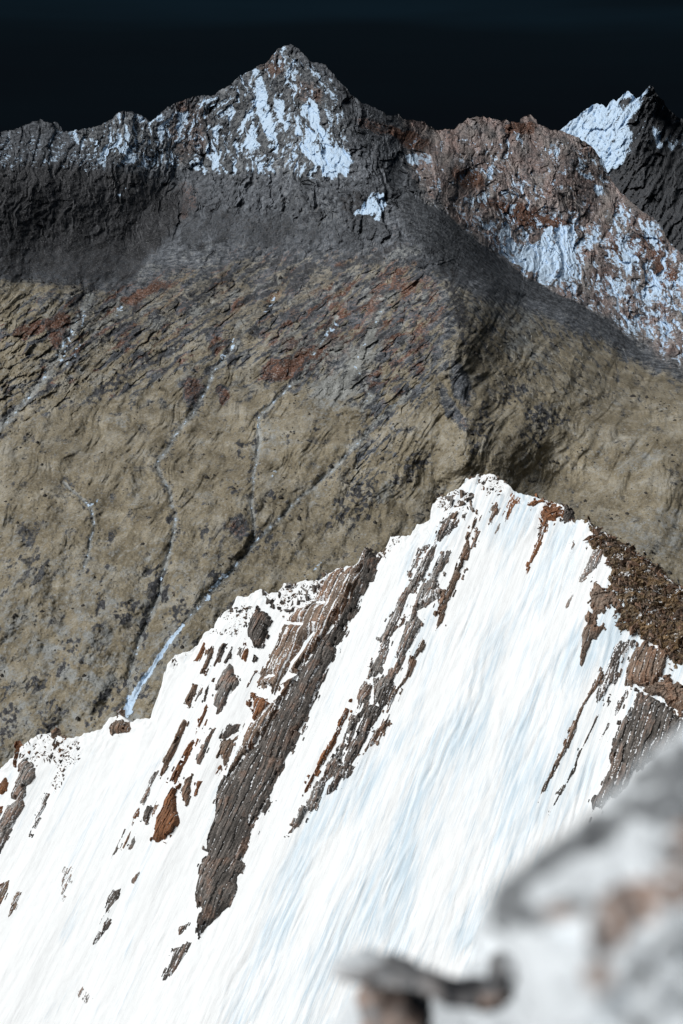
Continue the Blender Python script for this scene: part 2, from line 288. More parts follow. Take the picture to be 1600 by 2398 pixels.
    grass = 0.10 + 0.42 * sstep(-12, 22, Yp - np.interp(X, [-140,0,170,300,420,620,880,990,1060,1130,1300,1500,1740], [655,650,655,680,625,580,585,610,650,690,745,850,960]) + 16 * fn) + 0.38 * sstep(680, 1010, Yp + 70 * fn) - 0.22 * midrock * sstep(.0, .5, fn + .5 * strp)
    spface = poly([(600,780),(860,640),(1000,620),(1060,760),(1040,860),(940,1000),(850,1180),(800,1120),(860,960),(700,900)], 30); strs = fbm((X + Yp * .9) / 10, (Yp - X * .9) / 60, 4, 79); grass -= .62 * spface * sstep(-.2, .25, strs + .5 * fn)
    grass = grass + 0.30 * poly([(-200,665),(60,655),(150,680),(150,760),(60,900),(-200,960)], 25)
    grass = np.where(red > .5, np.minimum(grass, .1), grass); grass = grass * (1 - up)
    grass += rslope * (.05 - .55 * np.clip(fh + .5 * fn, -.1, .6))
    grass -= 0.62 * midrock * sstep(.02, .42, strp + .45 * fn)
    grass -= .30 * sstep(.30, .55, fbm(X / 40, Yp / 30, 4, 83)) * (1 - up) * (Yp > 850)
    fall = fbm(p / 16, q / 42, 4, 74); out = sstep(.30, .62, fall + .75 * fbm(X / 130, Yp / 110, 2, 75) + .22 * fine) * sstep(950, 1350, Yp) * np.where(X > 900, .45, 1) * (1 - up); grass -= .3 * out; grass -= .16 * np.abs(fbm(X / 30, Yp / 30, 4, 77)) * (Yp > 900)
    strq = fbm((Yp * .57 - X * .82) / 90 + 40, (Yp * .82 + X * .57 + 12 * fn) / 14 - 9, 4, 66)
    olive = poly([(880,990),(1040,830),(1110,880),(1060,1100),(900,1200)], 25)
    rust = 0.06 + 0.18 * sstep(.1, .6, fn) * up
    rusty = np.zeros_like(X); redm = red * sstep(850, 950, wx - .12 * wy + 0)
    rust += 0.34 * redm * sstep(-.6, .5, fbm(X / 70, Yp / 70, 3, 64))
    for e in [(140,775,18,36,30),(450,915,26,34,20),(75,770,40,16,-15),(690,850,60,24,-35),(640,870,40,20,-35),(525,930,14,26,0),(110,760,46,14,-20),(330,690,60,12,-25),(740,830,30,20,-30),(560,1232,24,34,15),(1215,300,40,20,0),(1230,505,70,24,12),(1160,480,40,14,10),(1100,420,50,22,20),(1490,590,60,18,8),(1290,520,60,16,8),(880,295,60,16,20),(720,215,50,30,10),(960,330,50,18,25),(1500,560,50,14,10),(1080,900,22,60,-20),(1060,960,16,60,-30),(420,480,40,50,20),(640,150,30,30,0),(1560,640,40,30,20),(440,300,50,80,10)]:
        q_ = ell(*e); rust += .42 * q_; grass = grass - .55 * q_; rusty = np.maximum(rusty, q_)
    rust += spface * .24 * sstep(-.2, .4, fbm(X / 50, Yp / 70, 3, 80)); rust += out * .30 * (fbm(X / 60, Yp / 60, 2, 76) > .1) + midrock * .45 * sstep(.15, .5, strq)
    pale = 0.05 + midrock * .42 * sstep(-.15, -.5, strq) + .24 * 0
    pale += .44 * sstep(1150, 1480, Yp) * sstep(760, 250, X) * sstep(-.45, .25, fn) + .14 * sstep(.0, .4, fbm(X / 34, Yp / 26, 3, 78)) * (1 - up) + .20 * sstep(.1, .5, fbm(X / 90, Yp / 60, 3, 70)) * (1 - up)
    for e in [(620,1030,30,55,20),(790,870,50,70,25),(905,1150,24,30,40),(1190,745,80,26,20),(1240,820,60,26,15),(270,735,40,16,-35),(940,600,60,14,-35),(1550,1250,110,60,0),(1500,1080,60,20,-20),(840,860,30,110,25),(760,930,40,60,30)]: pale += .34 * ell(*e)
    scree = 0.06 + .20 * up * (1 - 1.2 * redm) + midrock * .5 * sstep(.22, .5, strp - .25 * strq) + .3 * sstep(.25, .6, fbm(X / 22, Yp / 30, 4, 67)) * (1 - up)
    for e in [(300,870,90,22,-32),(390,830,60,14,-32),(235,925,50,16,-35),(575,1050,20,26,0),(690,650,60,20,-20),(1080,740,26,70,-25),(1060,660,14,60,-20),(1200,920,44,34,-20),(1290,970,60,24,20),(1125,1000,24,80,15),(1250,1010,34,50,10),(370,1370,16,26,10),(230,1415,14,26,0),(300,1425,28,26,10),(335,1455,12,30,0),(170,1510,14,28,0),(410,1435,20,30,30),(115,1690,30,60,20),(560,1235,22,34,15),(150,1560,14,26,10),(20,1690,24,60,10),(90,1600,10,20,0),(240,1650,60,16,-55),(500,1350,20,20,0),(830,1180,70,40,-40),(960,1100,60,30,-40),(680,1030,10,22,0),(730,1010,8,20,0),(550,1150,14,14,0),(560,650,120,10,-25),(880,600,80,12,-18),(420,700,110,8,-25),(250,790,50,10,-35),(620,760,60,10,-35),(640,1150,8,14,0),(260,1265,8,14,0),(840,480,40,30,10)]: scree += .50 * ell(*e) * np.clip(.75 + 1.3 * fine + .5 * fall, 0, 1.5)
    bshade = 0 + .35 * poly([(1495,720),(1560,740),(1640,800),(1640,900),(1560,830)], 12)
    scree += .46 * out
    scree += .50 * poly([(-200,400),(100,385),(300,410),(430,450),(440,490),(400,540),(350,600),(320,665),(200,665),(100,655),(-200,665)], 25)
    scree += .15 * poly([(-200,300),(150,320),(300,380),(430,430),(-200,430)], 20)
    scree += .20 * smooth_scree * (X < 930) * (1 + .6 * fn) ; pale += .14 * poly([(335,650),(400,590),(480,555),(640,555),(640,575),(480,590),(400,640)], 14) * (1 + 0)
    pale += .12 * poly([(640,430),(800,440),(800,560),(650,560)], 30)
    rust += .26 * sstep(.25, .5, fbm(X / 46, Yp / 40, 3, 84)) * (1 - up) * (Yp > 850)
    rust += .20 * midrock + .10 * (1 - up) * sstep(950, 650, Yp)
    gsnow = np.zeros_like(X)
    for k, w in (('a', 9), ('b', 6), ('c', 5), ('d', 6), ('e', 5), ('g', 6)):
        pale += .9 * np.exp(-(gm[k] / w)**2) * (0.80 + .8 * fine + .4 * fn); snow_g = .62 * np.exp(-(gm[k] / (.7 * w))**2) * (fine > .18); scree += .42 * np.exp(-((gm[k] - 1.9 * w) / w)**2) * (fine + fn > .0)
        grass -= .35 * np.exp(-(gm[k] / w)**2); gsnow = np.maximum(gsnow, snow_g)
    # snow: streaks in couloirs and patches
    snow_rec = np.clip(recess, -.8, .8)
    st = fbm((vx - lean * Yp) / 9.5, Yp / 52, 4, 71); st2 = fbm((X - .2 * Yp) / 8, Yp / 14, 3, 72)
    snow = gsnow * .9
    hi = poly([(150,290),(300,250),(360,270),(500,215),(660,100),(800,200),(830,420),(760,420),(500,410),(380,390),(230,380)], 20)
    pale += hi * .25
    snow += hi * (.16 + .72 * np.clip(st, -.5, 1)) + .20 * hi * st2 + .30 * hi * snow_rec
    pale -= .5 * rusty * redm; pale += redm * (.60 + .35 * fbm(X / 26, Yp / 40, 4, 68)); rust += .06 * redm
    snow += redm * (.04 + .20 * sstep(460, 560, Yp + 25 * fn) * sstep(1080, 1160, X) + .36 * st + .26 * st2 + .40 * snow_rec + .25 * fbm(X / 60, Yp / 60, 2, 69)) * sstep(300, 340, Yp + 10 * fn) * (1 - .9 * sstep(-4, 12, band))
    snow += .16 * poly([(-200,300),(160,300),(380,380),(200,400),(-200,390)], 20) * (.6 + 1.6 * st2 + 2.2 * snow_rec)
    for P in ([(496,300),(510,285),(512,390),(500,395)],[(595,165),(610,160),(620,210),(634,262),(650,330),(648,358),(632,350),(618,300),(604,260)],[(640,230),(665,240),(676,290),(668,305),(655,280)],[(588,260),(604,262),(590,340),(574,345)],
              [(728,228),(742,245),(752,280),(735,300),(718,268),(706,310),(688,322),(695,280),(710,245)],[(716,300),(745,290),(770,318),(790,340),(820,370),(812,415),(795,400),(785,420),(762,412),(750,385),(722,370),(705,345)],
              [(815,508),(850,480),(872,447),(900,450),(905,480),(890,520),(866,505)],[(800,360),(818,350),(818,402),(808,410)],[(1290,530),(1345,528),(1350,640),(1310,652),(1250,635),(1195,612),(1240,575)],[(945,360),(975,362),(984,390),(955,380)],
              [(1360,405),(1385,405),(1390,420),(1370,420)],[(1385,430),(1415,440),(1420,460),(1390,458)],[(1460,590),(1480,600),(1475,640),(1462,632)],[(1140,390),(1155,385),(1150,430),(1142,432)],[(365,275),(385,270),(382,330),(372,330)],[(415,262),(428,265),(424,330),(416,328)],[(296,295),(305,300),(302,355),(294,355)],
              [(272,455),(294,430),(298,434),(280,460)],[(1196,478),(1206,480),(1200,497),(1192,494)],[(1205,310),(1218,312),(1222,340),(1212,336)],[(1530,640),(1545,650),(1540,690),(1530,690)],[(-190,310),(-180,310),(-180,320)]):
        snow += .85 * sstep(-5, 5, sdf(X + .35 * (wx - X), Yp + .35 * (wy - Yp), P)) * (.76 + .42 * st)
    for P in ([(205,735),(185,770),(160,810),(140,850)],[(195,805),(170,840),(150,858)],[(300,715),(270,735),(262,760)],[(640,690),(615,735)],[(790,745),(770,790)],[(600,1000),(620,960)],[(232,1160),(228,1175)],[(545,805),(520,840)],[(490,1390),(510,1360)],[(640,1115),(648,1100)]): snow += .62 * np.exp(-(ldist(wx, wy, P) / 5.5)**2) * (.6 + .9 * fine)
    snow += 1.0 * np.exp(-(ldist(X + 2 * noise(X / 8, Yp / 8, 81), Yp, [(430,1462),(395,1505),(350,1575),(322,1612),(285,1690)]) / np.interp(Yp, [1450, 1600, 1690], [4, 7, 13]))**2)
    snow += .75 * np.exp(-(ldist(X + 3 * noise(X / 8, Yp / 8, 82), Yp, [(535,1340),(500,1380),(480,1410)]) / 7)**2) * (.55 + 1.0 * fine)
    snow += .5 * np.exp(-(ldist(X, Yp, [(760,1310),(735,1335),(715,1350)]) / 4)**2)
    P3 = at(X, Yp, D)
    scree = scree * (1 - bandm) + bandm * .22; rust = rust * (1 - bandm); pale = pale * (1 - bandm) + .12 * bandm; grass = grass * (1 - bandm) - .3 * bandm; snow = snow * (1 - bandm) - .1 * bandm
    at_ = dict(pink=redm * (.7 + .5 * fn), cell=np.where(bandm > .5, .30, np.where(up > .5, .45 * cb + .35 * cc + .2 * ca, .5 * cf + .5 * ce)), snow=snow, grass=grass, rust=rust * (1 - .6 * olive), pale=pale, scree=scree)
    # back of the ridge line: slopes away and down
    back = []
    for dy, dz in ((30, -18), (160, -140), (700, -800)): back.append(P3[0] + np.array([0, dy, dz]))
    V = np.concatenate([np.array(back[::-1]), P3], 0)
    at_ = {k: np.concatenate([np.repeat(v[:1], 3, 0), v], 0) for k, v in at_.items()}
    f = np.stack([X, Yp], -1); f = np.concatenate([np.repeat(f[:1], 3, 0), f], 0); fx, fy = f[..., 0], f[..., 1]
    is_red = sdf(fx, fy, [(1023,200),(1023,310),(985,330),(960,420),(990,470),(1100,555),(1230,668),(1400,742),(1640,890),(1760,930),(1760,500),(1500,200)]) > 0
    lowl = np.interp(fx, [-140,0,170,420,620,880,990,1060,1130,1300,1500,1740], [668,655,665,625,575,585,605,650,690,745,850,960])
    zone = np.where(is_red, 2, np.where(fy > lowl, 0, 1))[:-1, :-1]
    for z, n in enumerate(('grassy_hillside', 'main_mountain', 'red_mountain')):
        lab = ('olive dry grass hillside cut by pale gullies below the mountain', 'grey pyramid mountain with snow streaks and dark scree under black sky', 'reddish rock mountain dusted with snow right of the scree strip')[z]
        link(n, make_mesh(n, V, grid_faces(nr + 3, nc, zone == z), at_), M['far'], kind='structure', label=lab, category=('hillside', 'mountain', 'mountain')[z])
    return X, Yp, P3, at_
FX, FY, FP, FA = far_sheet()

def distant_peak():
    nc, nr = 200, 190; sk = np.array([(1230,330),(1290,318),(1315,304),(1336,283),(1351,276),(1366,260),(1382,250),(1397,242),(1412,246),(1420,254),(1430,237),(1438,232),(1443,237),(1463,217),(1471,213),(1479,219),(1489,230),(1496,230),(1507,217),(1522,199),(1530,204),(1540,224),(1555,235),(1560,250),(1576,265),(1593,278),(1620,284),(1680,320),(1760,360)], float)
    x = np.linspace(1230, 1760, nc); top = np.interp(x, sk[:, 0], sk[:, 1]) + noise(x / 5, x * 0 + .5, 91) * 2.2; t = np.linspace(0, 1, nr)[:, None]
    X = np.repeat(x[None], nr, 0); Y = top[None] * (1 - t) + 800 * t
    wx = X + 8 * fbm(X / 30, Y / 30, 4, 92); wy = Y + 8 * fbm(X / 30, Y / 30, 4, 93)
    D = tps([(1230,330,6600),(1500,215,6600),(1522,199,6550),(1400,250,6700),(1600,280,6900),(1760,360,7000),(1480,330,6200),(1400,420,6250),(1440,400,6150),(1560,330,6500),(1650,400,6400),(1500,450,5900),(1600,520,5700),(1760,560,5500),(1600,800,5000),(1300,800,5200),(1300,450,6300),(1760,800,4900)])(X, Y)
    D = D + 40 * ridged((X + .55 * Y) / 60, (Y - .3 * X) / 160, 5, 94) + 26 * ridged((X + .55 * Y) / 18, Y / 70, 4, 95) + 26 * facets((X + .55 * Y) / 30, (Y - .3 * X) / 60, 471)[0] + 12 * facets(X / 11, Y / 16, 475)[0] + 8 * fbm(X / 9, Y / 9, 3, 96)
    st = fbm((X + .6 * Y) / 10, (Y - .5 * X) / 40, 4, 97)
    sp = sstep(-7, 7, sdf(wx, wy, [(1240,330),(1315,290),(1351,265),(1397,230),(1440,220),(1471,205),(1500,225),(1524,196),(1512,225),(1490,262),(1474,290),(1480,330),(1470,372),(1425,412),(1380,440),(1240,430)]))
    snow = -.1 + sp * (.86 + .45 * st) + (1 - sp) * sstep(410, 330, wy) * (.24 + .55 * st)
    for P in ([(1530,300),(1540,300),(1548,345),(1538,345)],[(1560,325),(1578,345),(1570,350)]): snow += .8 * sstep(-6, 6, sdf(wx, wy, P))
    snow -= 1.4 * sstep(0, 10, sdf(wx, wy, [(1445,240),(1470,222),(1484,232),(1465,262),(1455,265)])) * .4
    P3 = at(X, Y, D); V = np.concatenate([(P3[0] + np.array([0, 1500, -1600]))[None], (P3[0] + np.array([0, 60, -40]))[None], P3], 0)
    A = dict(pink=X * 0, cell=X * 0 + .4, snow=snow, grass=X * 0 - .3, rust=X * 0, pale=X * 0, scree=X * 0 + .55); A = {k: np.concatenate([v[:1], v[:1], v], 0) for k, v in A.items()}
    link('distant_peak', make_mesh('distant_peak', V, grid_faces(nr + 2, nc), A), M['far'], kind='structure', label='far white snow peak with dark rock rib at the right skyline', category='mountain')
distant_peak()

def hillside_stones():            # dark boulders lying on the grass: nobody could count them
    ok = np.argwhere((FY > 600) & (FA['grass'][3:] > .25) & (FA['snow'][3:] < .3)); n = 9000
    w = 0.25 + sstep(-.1, .6, fbm(FX / 70, FY / 70, 3, 101)) * 1.5 + 1.2 * (FA['scree'][3:] > .3); w = w[ok[:, 0], ok[:, 1]]
    pick = ok[RNG.choice(len(ok), n, replace=False, p=w / w.sum())]
    base = np.array([(1, 0, .1), (.3, .9, 0), (-.8, .6, .1), (-.7, -.7, 0), (.4, -1, .1), (.1, .1, .9)]); fc = np.array([(0, 1, 5), (1, 2, 5), (2, 3, 5), (3, 4, 5), (4, 0, 5)])
    P = FP[pick[:, 0], pick[:, 1]]; s = (RNG.pareto(2.6, n) * .8 + .8).clip(.8, 6) * P[:, 1] / 2400
    V = P[:, None] + base[None] * s[:, None, None] * RNG.uniform(.6, 1.4, (n, 1, 3)); f = (fc[None] + 6 * np.arange(n)[:, None, None]).reshape(-1, 3)
    t = NT('dark_boulder'); m = t.done(t.mix(t.noise(t.coord(), .3), (0.016, 0.015, 0.014), (0.07, 0.065, 0.06)))
    link('hillside_boulders', make_mesh('hillside_boulders', V, f), m, kind='stuff', label='small dark boulders scattered over the olive grass hillside', category='boulders')
hillside_stones()

# ------------------------------------------------------------------ the near ridge: one inclined snow face
A_, B_, C_ = at(1124, 1110, 240.), at(0, 1790, 228.), at(800, 2398, 160.)
NRM = np.cross(B_ - A_, C_ - A_); NRM /= np.linalg.norm(NRM); NRM *= np.sign(NRM[2])
UPS = np.array([-NRM[0] * NRM[2], -NRM[1] * NRM[2], NRM[0]**2 + NRM[1]**2]); UPS /= np.linalg.norm(UPS)     # straight up the face
ACR = np.cross(UPS, NRM)
ORG = at(800, 1700, 1.0); ORG = ORG * (NRM @ A_) / (NRM @ ORG)
def uv(px, py):                  # photo trace -> metres on the face
    r = ray(px, py); p = r * ((NRM @ A_) / (r @ NRM))[..., None] - ORG; return p @ ACR, p @ UPS
def face_pt(u, v, h): return ORG + u[..., None] * ACR + v[..., None] * UPS + h[..., None] * NRM
def low_h(u, v): return 1.1 * noise(u / 22, v / 120, 201) + .35 * noise(u / 7, v / 60, 202)
CU, CV = uv(CREST[:, 0], CREST[:, 1])

def snow_face():
    nc, nr = 660, 430
    x = np.linspace(-150, 1760, nc); top = np.interp(x, CREST[:, 0], CREST[:, 1]) + noise(x / 6, x * 0 + 2, 211) * 3.0; t = (np.linspace(0, 1, nr)**1.05)[:, None]
    X = np.repeat(x[None], nr, 0); Y = top[None] * (1 - t) + 2560 * t
    u, v = uv(X, Y)
    fl = sstep(-4, 6, u - (-2) + 3 * noise(u / 9, v / 30, 212))
    wu = u + 1.3 * noise(u / 6, v / 16, 213) + .5 * noise(u / 2, v / 5, 219)
    flute = fl * sstep(-.35, .35, noise(u / 9, v / 22, 220))
    h = low_h(u, v) + (.05 + .30 * flute) * ridged(wu / 2.1, v / 22, 4, 214) + .22 * fbm(u / 6, v / 14, 3, 221) + .05 * np.abs(noise(wu / 5, v / 3 + u / 4, 222)) + .05 * fbm(u / .9, v / 7, 4, 215) + .05 * fbm(u / 2.2, v / 2.2, 3, 216)
    d = (Y - top[None]); h += .5 * np.exp(-d / 30) * fbm(u / 1.8, v / 1.8, 3, 217)      # lumpy near the crest
    V = face_pt(u, v, h)
    blue_streak = -.12 + .13 * fl * (.5 + flute) + .05 * noise(u / 10, v / 40, 218)
    back = [V[0] + np.array([0.5, 1.6, -1.0]), V[0] + np.array([10, 22, -22]), V[0] + np.array([40, 80, -110])]
    V = np.concatenate([np.array(back[::-1]), V], 0); blue_streak = np.concatenate([np.repeat(blue_streak[:1], 3, 0), blue_streak], 0)
    me = make_mesh('snow_face', V, grid_faces(nr + 3, nc), dict(blue_streak=blue_streak), True)
    Mx = face_matrix(0, 0); me.transform(Mx.inverted())
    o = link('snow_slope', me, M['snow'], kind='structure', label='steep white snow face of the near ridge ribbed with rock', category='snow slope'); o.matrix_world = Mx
def face_matrix(u0, v0, h0=0.0):
    p = face_pt(np.array(u0), np.array(v0), np.array(h0)); m = Matrix.Identity(4)
    for i in range(3): m[i][0], m[i][1], m[i][2], m[i][3] = ACR[i], UPS[i], NRM[i], p[i]
    return m
snow_face()

# outcrops: traced outlines carried onto the face, each with its own bedded relief rising out of the snow
Zn = {'1': (0, 1600, 3.92), '2': (350, 1350, 3.92), '3': (250, 1600, 3.92), '4': (600, 1250, 3.92), '5': (900, 1100, 3.92), '6': (600, 1600, 3.92), '7': (1200, 1150, 3.92), '8': (1200, 1500, 3.92), 'q': (0, 1700, 1.96), 'P': (0, 0, 1.0)}
def tr(z, pts): x0, y0, k = Zn[z]; return [(x0 + a / k, y0 + b / k) for a, b in pts]
def relief(name, polys, mat, H=1.0, w=0.8, step=0.17, texture='slab', carve=(), snow=0.0, seed=0, jag=1.0, profile=None, parent=None, period=1.1, amp=.32, **props):
    """polys: outlines in photo pixels; the mesh is a height field in face metres"""
    UVs = [np.stack(uv(np.array(p)[:, 0], np.array(p)[:, 1]), -1) for p in polys]; allp = np.concatenate(UVs)
    u0, v0 = allp.min(0) - 1.2; u1, v1 = allp.max(0) + 1.2
    nu, nv = int((u1 - u0) / step) + 2, int((v1 - v0) / step) + 2
    u, v = np.meshgrid(np.linspace(u0, u1, nu), np.linspace(v0, v1, nv))
    wu = u + .65 * noise(u / 3.5, v / 9, seed + 1) + .2 * noise(u / 1.1, v / 2.5, seed + 2)
    d = np.full(u.shape, -1e9)
    for P in UVs: d = np.maximum(d, sdf(u, v, P))
    jn = .38 * fbm(u / 1.1, v / 3.2, 4, seed + 3) + .22 * fbm(u / .5, v / .9, 3, seed + 4)
    cu = wu / .42; iu = np.floor(cu); cvv = (v + 2.5 * _h(iu, iu * 0, seed + 40)) / (.7 + 1.6 * _h(iu, iu * 0, seed + 41)); blk = _h(iu, np.floor(cvv), seed + 42)
    bu = np.floor(wu / .9); blk2 = _h(bu, np.floor((v + 3 * _h(bu, bu * 0, seed + 43)) / (1.2 + 2.5 * _h(bu, bu * 0, seed + 44))), seed + 45)
    if texture != 'slab': blk = facets(u / .6, v / .8, seed + 46)[1]; blk2 = facets(u / 1.3, v / 1.6, seed + 47)[1]
    jn = .35 * jn + .55 * (blk - .5) + .75 * (blk2 - .5)
    d0 = d; d = d + jag * jn
    d = np.where((d0 < 0) & (d0 > -1.3 * jag) & (blk * .6 + blk2 * .4 > .87 - .16 * (d0 / (1.3 * jag) + 1)), np.maximum(d, .12 + .1 * blk), d)      # loose chips along the edge
    gap = (blk2 < .09) | ((blk < .10) & (blk2 < .5)); d = np.where(gap & (d < .7), np.minimum(d, -.2), d)           # snow-filled gaps
    for P in carve:
        Q = np.stack(uv(np.array(P)[:, 0], np.array(P)[:, 1]), -1); d = np.minimum(d, -sdf(u, v, Q) - .25 * jn)
    ins = np.clip(d, 0, None); core = 1 - np.exp(-ins / w)
    pr = 1.0
    if profile is not None:
        inside = d > 0; uL = np.where(inside, u, 1e9).min(1); uR = np.where(inside, u, -1e9).max(1); good = uR > uL
        vv = v[:, 0]; uL = np.interp(vv, vv[good], uL[good]); uR = np.interp(vv, vv[good], uR[good])
        k = np.ones(25) / 25; pad = lambda a: np.convolve(np.pad(a, 12, mode='edge'), k, 'valid'); uL, uR = pad(uL), pad(uR)
        s = (u - uL[:, None]) / (uR - uL + 1e-3)[:, None]; pr = np.interp(s.clip(0, 1), profile[0], profile[1])
    if texture == 'slab':
        s1 = wu / period; id1 = np.floor(s1); f1 = s1 - id1
        L = 2.0 + 5 * _h(id1, id1 * 0, seed + 5); b1 = np.floor((v + 3 * _h(id1, id1 * 0, seed + 6) * 5 + .4 * noise(u, v, seed)) / L); r1 = _h(id1, b1, seed + 7)
        s2 = wu / (period * .3) + .35 * r1; id2 = np.floor(s2); f2 = s2 - id2; b2 = np.floor((v + _h(id2, id2 * 0, seed + 8) * 9) / (1.2 + 2 * _h(id2, id2, seed + 9))); r2 = _h(id2, b2, seed + 10)
        rel = amp * (f1 * .8 + r1 * .9 - .8) + amp * .42 * (f2 * .8 + r2 * .8 - .8) + .10 * fbm(u / .6, v / 1.6, 4, seed + 11)
        tone = .5 * r1 + .5 * r2
        ledge = np.where(f1 < .14, .48, 0) + np.where(f2 < .16, .22, 0) + np.where((r2 < .12) & (d < 2.5), .3, 0) + .3 * fbm(u / 1.5, v / 5, 3, seed + 12)
    else:
        a1, c1 = facets((u + .5 * v) / 3.2 + .3 * noise(u / 2, v / 2, seed), (v - .5 * u) / 2.2, seed + 13); a2, c2 = facets((u + .5 * v) / 1.5 + .25 * noise(u, v, seed), (v - .5 * u) / .8, seed + 17); a3, c3 = facets((u + .5 * v) / .7, (v - .5 * u) / .42, seed + 21)
        rel = amp * 2.2 * a1 + amp * 1.1 * a2 + amp * .5 * a3; tone = .3 * c1 + .4 * c2 + .3 * c3
        ledge = .35 * (1 - c2) + .3 * fbm(u / 1.2, v / 1.2, 3, seed + 12) - .1 - .25 * a2
    h = np.where(d > 0, H * core * pr + rel * core, d * 1.4)
    h = h + .04 * fbm(u / .4, v / .4, 2, seed + 25)
    dv = d[:-1, :-1]; keep = (d[:-1, :-1] > -.35) | (d[1:, :-1] > -.35) | (d[1:, 1:] > -.35) | (d[:-1, 1:] > -.35)
    c0 = ((u0 + u1) / 2, (v0 + v1) / 2); hh = low_h(u, v) + h
    V = np.stack([u - c0[0], v - c0[1], hh], -1)
    me = make_mesh(name, V, grid_faces(nv, nu, keep), dict(snow=snow + ledge + .04, tone=tone))
    o = link(name, me, M[mat], parent, **props)
    o.matrix_world = face_matrix(*c0); return o

# --- the big rib and the middle rib: things made of several bands of rock
def rib_thing(name, label, px, py, cat='rock rib'):
    e = bpy.data.objects.new(name, None); COL.objects.link(e); u, v = uv(np.array(px), np.array(py)); e['label'] = label; e['category'] = cat; e['kind'] = 'thing'
    e.location = face_pt(u, v, np.array(0.)); return e
def child(o, p):
    mw = o.matrix_world.copy(); bpy.context.view_layer.update(); o.parent = p; o.matrix_parent_inverse = Matrix.Translation(-Vector(p.location)); o.matrix_world = mw; return o
big = rib_thing('rock_rib', 'long broad dark rock rib striking down the snow face, largest rib of the ridge', 640, 1750)
right_edge = tr('4', [(1020,140),(1060,180),(1135,240),(1100,340),(1050,470),(1000,540),(940,640),(935,720),(880,790),(820,870),(800,960),(740,1050),(730,1160),(660,1230),(630,1350),(590,1430)]) + tr('6', [(590,120),(500,260),(460,380),(400,480),(350,590),(260,700),(265,760),(200,860),(160,940),(120,1110),(70,1200),(0,1290)]) + tr('q', [(1115,615),(1110,650),(1088,690),(1085,760),(1050,830),(990,890),(940,925),(895,970)])
left_low = tr('q', [(895,900),(915,840),(895,800),(890,760),(900,690),(905,640),(920,600),(945,590),(955,500),(985,400),(1000,300),(1020,270)])
divide = tr('3', [(1100,880),(1170,770),(1280,640),(1400,560)]) + tr('4', [(300,1430),(420,1230),(520,1110),(640,960),(760,800),(840,640),(930,480),(985,300)])
child(relief('dark_flank', [right_edge + left_low + divide + tr('4', [(990,150)])], 'dark', 2.2, 1.0, .19, seed=300, profile=([0, .35, .6, 1], [.7, 1.1, 1.0, .5]), period=1.5, amp=.32, snow=-.14), big)
rust_poly = list(reversed(divide)) + tr('3', [(1060,950),(1120,760),(1200,600),(1290,440),(1300,370),(1420,260),(1500,180)]) + tr('2', [(1160,1130),(1250,1010),(1210,990)]) + tr('4', [(215,1375),(150,1470),(20,1385),(40,1320),(90,1230),(130,1110),(180,1020),(220,910),(250,840),(300,830),(270,780),(330,730),(500,645),(540,620),(570,560),(600,470),(640,390),(750,325),(800,310),(830,330),(880,300),(930,290),(985,145)])
strip = tr('4', [(525,900),(440,1000),(390,1090),(320,1170),(280,1260),(205,1375),(225,1380),(300,1330),(370,1290),(300,1260),(350,1180),(430,1080),(470,1010),(545,905)])
child(relief('rusty_flank', [rust_poly], 'brown', 1.8, .9, .19, seed=330, carve=[strip, tr('4', [(60,1330),(170,1310),(180,1290),(110,1290)]), tr('4', [(545,640),(640,640),(640,625),(560,622)]), tr('4', [(280,830),(430,840),(430,820),(290,815)])], profile=([0, .4, .8, 1], [.5, .8, 1.1, 1.2]), period=1.9, amp=.26, snow=.13), big)

mid = rib_thing('rock_rib', 'grey and brown banded rock rib with snow between its strands, second from the peak', 900, 1600)
strA = tr('5', [(450,720),(490,740),(470,820),(420,900),(390,960),(370,1010),(330,1080),(310,1150),(240,1170),(200,1290),(160,1350),(110,1450)]) + tr('4', [(1390,720),(1350,830),(1290,900),(1230,960),(1220,1100),(1190,1180),(1160,1280),(1100,1330),(1010,1340),(1050,1220),(1110,1130),(1150,1010),(1110,980),(1180,900),(1240,790),(1280,680)]) + tr('5', [(110,1240),(190,1130),(240,1060),(280,990),(330,900),(400,780)])
strB = tr('5', [(600,740),(620,780),(590,880),(540,960),(510,1060),(470,1130),(400,1200),(300,1330)]) + tr('4', [(1530,820),(1490,930),(1440,1010),(1400,1080),(1370,1150),(1330,1250),(1280,1350),(1230,1450),(1180,1530),(1080,1568),(1070,1400),(1100,1340),(1240,1250),(1300,1160),(1270,1140),(1300,1070),(1350,950),(1400,840)]) + tr('5', [(290,1230),(330,1120),(420,1020),(480,880),(540,780)])
strC = tr('5', [(870,420),(880,430),(830,560),(790,640),(775,700),(800,740),(790,830),(740,920),(700,1000),(640,1120),(600,1220),(570,1310),(540,1420),(480,1480),(500,1390),(450,1340),(500,1240),(560,1100),(620,1020),(660,900),(710,780),(760,680),(810,560),(840,470)])
strD = tr('4', [(1568,1000),(1540,1070),(1480,1160),(1470,1200),(1420,1290),(1370,1370),(1310,1440),(1270,1530),(1240,1568),(1200,1620),(1235,1520),(1290,1430),(1330,1390),(1390,1280),(1410,1180),(1480,1060),(1530,960)])
h1 = tr('6', [(890,130),(900,160),(860,250),(830,330),(790,420),(750,500),(740,550),(680,640),(620,720),(560,840),(500,930),(470,1000),(440,1000),(480,910),(540,790),(600,680),(650,600),(700,500),(740,430),(770,350),(830,240),(850,160)])
h2 = tr('6', [(960,10),(1070,10),(1040,150),(1000,250),(970,310),(930,360),(900,480),(850,560),(800,620),(790,740),(740,760),(700,860),(640,900),(610,1000),(560,1080),(540,1130),(480,1170),(440,1240),(400,1290),(330,1370),(290,1380),(350,1280),(400,1160),(450,1090),(530,960),(600,860),(650,740),(720,620),(790,540),(830,400),(870,310),(950,270),(960,200),(920,180),(940,110)])
